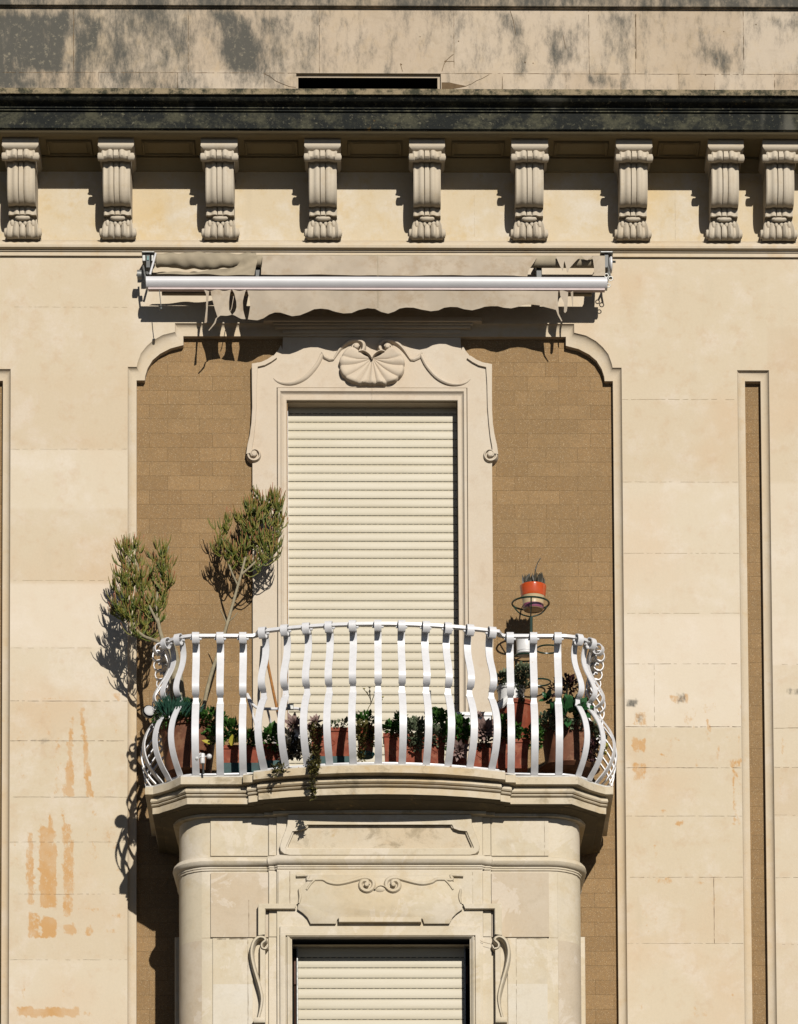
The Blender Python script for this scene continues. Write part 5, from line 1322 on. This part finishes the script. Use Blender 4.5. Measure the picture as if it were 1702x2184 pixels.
part(pd_, 'upper_foliage', m_gleaf, lambda mb: (cloud(mb, V3(780,1536,351), (20,14,12), 130, 10, 5), cloud(mb, V3(766,1536,351), (6,10,6), 30, 9, 6)))
def weed(mb):
    for pts_ in (((786,1530),(785,1512),(791,1500),(787,1485),(776,1470)), ((791,1500),(797,1485),(800,1478)), ((791,1500),(789,1480),(786,1474)), ((808,1540),(806,1515),(812,1500),(816,1490)), ((787,1485),(790,1474))):
        mb.tube(smooth([V3(x, y, 350) for x, y in pts_], 4), .75, 5)
    for x, y in ((789,1476),(800,1480),(806,1505),(784,1480)): c_ = V3(x, y, 350); mb.leaf(c_, (rnd(-.5,.5),-1,.3), (0,0,1), 6, 3, seg=2)
part(pd_, 'flower_stalk', m_olive, weed)
for x, y in ((776,1470),(788,1468),(816,1488)):
    part(pd_, 'flower', m_yellow, lambda mb: rosette(mb, V3(x, y, 352), (.2,-1,.6), 5, 12, .5, .9))
pe = trough(817, 952, 1563, 1628, 352, m_terra, 'longest terracotta trough, right of the centre bar, full of grey green jade', None)
part(pe, 'foliage', m_gray, lambda mb: (cloud(mb, V3(888,1560,354), (34,26,22), 620, 7.5, 5.5), cloud(mb, V3(928,1568,350), (18,22,18), 220, 7.5, 5.5), cloud(mb, V3(888,1588,358), (14,14,10), 90, 7, 5)))
part(pe, 'green_foliage', m_gleaf, lambda mb: (cloud(mb, V3(836,1552,350), (18,10,14), 110, 9, 7), cloud(mb, V3(855,1540,346), (12,16,12), 70, 11, 8), cloud(mb, V3(932,1532,342), (24,16,16), 210, 10, 8)))
pf = trough(956, 1000, 1567, 1636, 338, m_terra, 'terracotta trough with a mauve rosette drooping over its front', None)
part(pf, 'foliage', m_gleaf, lambda mb: (cloud(mb, V3(978,1556,338), (26,26,18), 330, 10, 8), cloud(mb, V3(992,1560,340), (10,10,8), 40, 9, 6)))
part(pf, 'rosette', m_purple, lambda mb: (rosette(mb, V3(980,1600,358), (.1,.25,1), 26, 26), cloud(mb, V3(992,1553,346), (6,6,5), 12, 10, 6)))
pg = trough(1004, 1050, 1584, 1634, 318, m_terra, 'small shaded terracotta trough under the largest mauve rosette', None)
part(pg, 'rosette', m_purple, lambda mb: (rosette(mb, V3(1032,1556,338), (.15,-.05,1), 29, 40, .46), rosette(mb, V3(1022,1528,318), (-.2,-.7,.7), 18, 16), cloud(mb, V3(1052,1560,334), (8,10,6), 14, 9, 5)))
part(pg, 'foliage', m_charc, lambda mb: cloud(mb, V3(1030,1580,322), (18,14,14), 90, 9, 6))
ph = trough(1054, 1130, 1575, 1637, 312, m_terra, 'terracotta trough below the tall plant stand, between flat bars', None)
part(ph, 'foliage', m_gleaf, lambda mb: (cloud(mb, V3(1074,1548,308), (18,20,16), 160, 9, 6), cloud(mb, V3(1108,1566,310), (22,8,12), 90, 9, 7)))
part(ph, 'low_foliage', m_olive, lambda mb: (cloud(mb, V3(1072,1568,312), (22,16,14), 170, 9, 6),))
pj = pot(1099, 44, 1503, 1590, 205, m_terra, 'deep red terracotta pot behind the plant stand with its rim above the trough', tap=.68, rim=9)
pi_ = pot(1214, 64, 1553, 1646, 250, m_terra2, 'big round brown terracotta pot at the right end of the balcony', tap=.76, rim=13, tray=m_terra2)
part(pi_, 'foliage', m_gray, lambda mb: (cloud(mb, V3(1172,1540,282), (24,18,22), 260, 8, 6), cloud(mb, V3(1215,1548,302), (40,9,26), 240, 7, 5), cloud(mb, V3(1268,1556,282), (16,14,18), 160, 7, 5), trailing(mb, [V3(1272,1552,282),V3(1284,1566,290),V3(1288,1580,285)], 90, (9,6), 7, 5)))
part(pi_, 'broad_foliage', m_bigl, lambda mb: ([rosette(mb, c, ax, R, n, .62, 1.3) for c, ax, R, n in ((V3(1232,1512,306),(.25,-.5,1),40,24),(V3(1194,1508,304),(-.4,-.6,.8),32,14),(V3(1168,1490,282),(-.5,-.5,.8),26,9))], cloud(mb, V3(1215,1525,312), (24,14,14), 26, 26, 17, seg=3)))
part(pi_, 'dark_foliage', m_darkl, lambda mb: (cloud(mb, V3(1208,1462,250), (26,18,16), 130, 9, 7), cloud(mb, V3(1262,1600,295), (14,20,12), 120, 9, 7), cloud(mb, V3(1190,1470,250), (18,14,12), 60, 9, 7)))
part(pi_, 'stem', m_bark, lambda mb: mb.tube([V3(1205,1540,282), V3(1208,1500,268), V3(1210,1450,252)], 2.2, 7))
part(pi_, 'stem', m_bark, lambda mb: mb.tube([V3(1262,1660,282), V3(1270,1610,284), V3(1262,1580,284)], 1.2, 6))
part(pb, 'dark_foliage', m_charc, lambda mb: (cloud(mb, V3(610,1600,322), (14,22,14), 120, 9, 6), cloud(mb, V3(646,1596,322), (14,24,14), 150, 9, 6)))  # dark clumps added between pots, standing in for the shade there
part(pa, 'low_foliage', m_gleaf, lambda mb: (cloud(mb, V3(462,1572,306), (14,20,14), 130, 9, 7), cloud(mb, V3(552,1580,306), (12,16,14), 110, 9, 7)))  # leaves added to fill the shaded gaps at both trough ends
part(pe, 'dark_foliage', m_gleaf, lambda mb: (cloud(mb, V3(953,1572,345), (10,26,12), 130, 9, 7), cloud(mb, V3(846,1560,350), (18,12,12), 110, 8, 6)))  # added leaves darken the gap beside the trough, which is only shade
part(ph, 'dark_foliage', m_gleaf, lambda mb: (cloud(mb, V3(1141,1572,300), (14,30,14), 220, 9, 7), cloud(mb, V3(1090,1556,308), (20,14,14), 120, 9, 6)))  # clump at the trough's end added in place of black shade
# white containers half hidden behind the plants
wt = trough(966, 1050, 1518, 1560, 282, m_wpot, 'white plastic trough peeking out behind the mauve rosettes', None, 34, None, False)
wq = pot(1090, 31, 1466, 1509, 215, m_wpot, 'white ribbed pot of grey green jade standing on the red pot', tap=.86, rim=8, name='white_pot')
part(wq, 'foliage', m_gray, lambda mb: (cloud(mb, V3(1118,1440,228), (20,22,18), 320, 7.5, 5.5), cloud(mb, V3(1076,1448,228), (16,16,14), 170, 7.5, 5.5), cloud(mb, V3(1100,1460,236), (28,9,12), 170, 7, 5), trailing(mb, [V3(1105,1462,244),V3(1110,1480,246),V3(1114,1500,246)], 60, (5,3), 7, 4)))
mb = MB(); mb.tube([V3(1082,1490,250), V3(1068,1504,256), V3(1058,1512,260)], [7,8,5], 10); mb.build('saucer', m_wpot, wq)

# ---- plant stand with hoops
st = empty('plant_stand', *V3(1133,1640,88), 'tall dark green metal plant stand with empty and filled hoops against the right wall', 'plant stand')
DSn = 88
mb = MB(); mb.tube([V3(1133,1316,DSn), V3(1133,1420,DSn), V3(1135,1560,DSn), (V3(1135,1560,DSn)[0], YFL, DSn)], 3.2, 10); mb.build('pole', m_green, st)
def hoop_ring(c, R, wire=2.):
    mb = MB(); mb.grid([[(c[0]+math.cos(a)*(R+wire*math.cos(b)), c[1]+wire*math.sin(b), c[2]+math.sin(a)*(R+wire*math.cos(b))) for b in [2*math.pi*k/7 for k in range(7)]] for a in [2*math.pi*k/40 for k in range(40)]], cu=True, cv=True)
    return mb
c0 = V3(1131.6,1287,DSn); hr = hoop_ring(c0, 38.5)
for a in (200, 340, 90): q = (c0[0]+38.5*math.cos(math.radians(a)), c0[1], c0[2]+38.5*math.sin(math.radians(a))); hr.tube(smooth([q, (q[0]*.6+c0[0]*.4, c0[1]+19, q[2]*.6+c0[2]*.4), (c0[0], c0[1]+29, c0[2])], 4), 1.5, 6)
hr.build('hoop', m_green, st)
c1 = V3(1120,1402,DSn+2); hh = hoop_ring(c1, 24, 1.8); hh.tube([(c1[0]+12, c1[1], c1[2]-18), (V3(1133,1406,DSn)[0], c1[1]+1, DSn)], 1.4, 6); hh.build('hoop', m_green, st)
c2 = V3(1169,1384.6,DSn); hh = hoop_ring(c2, 25, 1.8); hh.tube([(c2[0]-24, c2[1], c2[2]), (V3(1133,1386,DSn)[0], c2[1]+2, DSn)], 1.4, 6); hh.build('hoop', m_green, st)
c3 = V3(1152,1455,DSn); hh = hoop_ring(c3, 22, 1.8); hh.build('hoop', m_green, st)
# orange pot in the top hoop
c_ = V3(1137,1250,DSn); cb = V3(1136,1302,DSn)
op = empty('glazed_pot', cb[0], cb[1], DSn, 'glossy orange pot with a purple foot in the top hoop of the stand', 'plant pot')
hP = cb[1]-c_[1]
mb = MB(); mb.lathe(c_[0], c_[1], DSn, [(24,3),(26,.4),(27,0),(27.8,.6),(27.8,2),(27.2,8),(25.8,22),(25,24)], 40); mb.build('pot', m_orange, op, ang=60)
mb = MB(); mb.lathe(c_[0], c_[1], DSn, [(24.8,24),(24.4,25),(22.6,30),(22,38),(21.4,hP-4),(20,hP-.6),(17,hP),(16.6,hP-1.2),(.1,hP-1.2)], 40); mb.build('foot', m_band, op, ang=60, recalc=True)
mb = MB(); mb.lathe(c_[0], c_[1]+4, DSn, [(24.5,0),(.1,-1)], 20); mb.build('soil', m_soil, op)
part(op, 'foliage', m_charc, lambda mb: ([mb.leaf((c_[0]+rnd(-20,20), c_[1]+1, DSn+rnd(-18,18)), (rnd(-.35,.35), -1, rnd(-.3,.3)), (0,0,1), rnd(15,26), 5.5, seg=3) for _ in range(85)], mb.tube(smooth([(c_[0]+3, c_[1], DSn), (c_[0]+4, c_[1]-25, DSn), (c_[0]+8, c_[1]-45, DSn), (c_[0]+16, c_[1]-60, DSn)], 4), [1.5]*8+[1.]*5, 6)))
c_ = V3(1121,1360,DSn+2); cb = V3(1121,1398,DSn+2); hP = cb[1]-c_[1]
op = empty('white_pot', cb[0], cb[1], DSn+2, 'small white ribbed pot in the middle hoop, just behind the top rail', 'plant pot')
mb = MB(); mb.lathe(c_[0], c_[1], DSn+2, [(18,2),(20,0),(21.5,0),(21.5,2.5),(20.2,3.5),(19.8,6),(18.6,hP-10),(19.4,hP-9),(19.4,hP-7),(18.4,hP-6),(19,hP-5),(19,hP-3),(17.5,hP-1),(.1,hP)], 36); mb.build('pot', m_wpot, op, ang=50)
mb = MB(); mb.lathe(c_[0], c_[1]+3, DSn+2, [(19,0),(.1,-1)], 16); mb.build('soil', m_soil, op)

# ---- smaller things
mb = MB(); mb.tube([V3(566,1350,20), V3(571,1415,70), V3(584,1480,120), V3(598,1546,170), V3(606,1600,210)], 2.9, 8)
tag(mb.build('broom_handle', m_wood, origin=V3(600,1580,200)), 'orange wooden broom handle leaning on the window surround', 'broom handle')
rk = empty('folding_rack', *V3(585,1600,200), 'white tubular folding rack standing behind the bars near the broom handle', 'rack')
mb = MB(); mb.tube(smooth([V3(527,1480,170), V3(540,1503,178), V3(556,1511,180), V3(600,1512,180), V3(632,1511,180), V3(643,1516,181), V3(646,1530,182), V3(648,1600,190)], 4), 3.1, 8); mb.build('top_bar', m_white, rk)
mb = MB(); mb.tube([V3(527,1482,170), V3(538,1520,190), V3(549,1560,212), V3(556,1610,235)], 2.6, 8); mb.build('leg', m_white, rk)
mb = MB(); mb.tube([V3(570,1512,180), V3(582,1560,150), V3(590,1610,130)], 2.4, 8); mb.build('leg', m_white, rk)
mb = MB(); mb.box(WX(612,1505,186), WX(626,1505,186), WY(612,1500,186), WY(612,1512,186), 178, 184, .8); mb.build('clip', m_metal, rk)
mb = MB(); a, b = W(911.5,1472.5,361), W(919.5,1472.5,361); x0, x1, y0 = a[0], b[0], a[1]; y1 = WY(915,1580,380)
mb.box(x0, x0+2.2, y0+3, y1, 358, 362, .4); mb.box(x1-2.2, x1, y0+3, y1, 358, 362, .4); mb.box(x0, x1, y0, y0+3, 358, 362, .5)
for k in (16, 17): mb.box(x0+2.2, x1-2.2, y0+k+.02*k, y0+k+1, 358, 362)
tag(mb.build('garden_tool', m_darkm, origin=(x0, y1, 360)), 'black slotted handle sticking up behind the bars, right of centre', 'tool')
# wind sensor: three cups on a white body
ws = empty('wind_sensor', *V3(433,1652,350), 'small white wind sensor with three cups in front of the leftmost flat bar', 'sensor')
c_ = V3(432,1618,352); mb = MB(); mb.lathe(c_[0], c_[1], 352, [(.1,-11),(4.6,-10),(5,-8),(5,-1),(4.4,-.4),(4.9,0),(4.9,9),(4,10.5),(.1,11)], 20); mb.build('body', m_wpot, ws)
for dx, dy, dz in ((13.5,-3,4),(-11,1,8),(-4,-9,-8)):
    mb = MB(); q = (c_[0]+dx, c_[1]+dy, 352+dz)
    mb.grid([[(q[0]+5.6*math.cos(a)*math.sin(b), q[1]-5.6*math.cos(b), q[2]+5.6*math.sin(a)*math.sin(b)) for a in [2*math.pi*k/14 for k in range(14)]] for b in [math.pi*k/9 for k in range(10)]], cu=True); mb.tube([q, (c_[0], c_[1]-5, 352)], 1., 6); mb.build('cup', m_wpot, ws)
mb = MB(); mb.tube([(c_[0]+1, c_[1]+10, 352), (c_[0]+1.5, YFL-3, 350)], 2.2, 8); mb.build('stalk', m_darkm, ws)
# round white lamp by the left corner
lp = empty('outdoor_lamp', *V3(319,1520,300), 'round white outdoor lamp with dark underside at the left corner bars', 'lamp')
c_ = V3(318.5,1516,300)
def drum(mb, c, ax, prof, k=28):
    ax = Vector(ax).normalized(); u = ax.orthogonal().normalized(); w_ = ax.cross(u); rows = []
    for r_, h_ in prof: rows.append([tuple(Vector(c)+ax*h_+(u*math.cos(2*math.pi*j/k)+w_*math.sin(2*math.pi*j/k))*r_) for j in range(k)])
    mb.grid(rows, cu=True)
ax = (.25,-.15,1)
mb = MB(); drum(mb, c_, ax, [(11,-1),(10.8,1),(9.6,2),(6,2.6),(.1,2.8)]); mb.build('lens', flat('dull_white', (.52,.51,.50), .6, .3, .1), lp)
mb = MB(); drum(mb, c_, ax, [(13.2,-1.2),(13.4,-3),(12.5,-9),(8,-13),(.1,-14)]); mb.build('housing', m_darkm, lp)
mb = MB(); mb.tube([(c_[0], c_[1], 296), (WX(345,1520,262), c_[1]+6, 262)], 2, 6); mb.build('arm', m_darkm, lp)
# weed growing on the slab edge
mb = MB(); cloud(mb, V3(597,1638,392), (16,5,6), 60, 8, 3.6, 0); trailing(mb, [V3(606,1636,392), V3(592,1642,394), V3(584,1652,392)], 60, (4,4), 7, 3.5)
tag(mb.build('weed', m_olive, recalc=False, origin=V3(597,1642,390)), 'dry brown weed rooted on the slab edge left of the trailing plant', 'weed')
mb = MB(); cloud(mb, V3(1292,1598,330), (5,8,5), 20, 9, 5); tag(mb.build('weed', m_yellow, recalc=False, origin=V3(1292,1600,330)), 'tiny yellow green sprout between the right corner bars', 'weed')
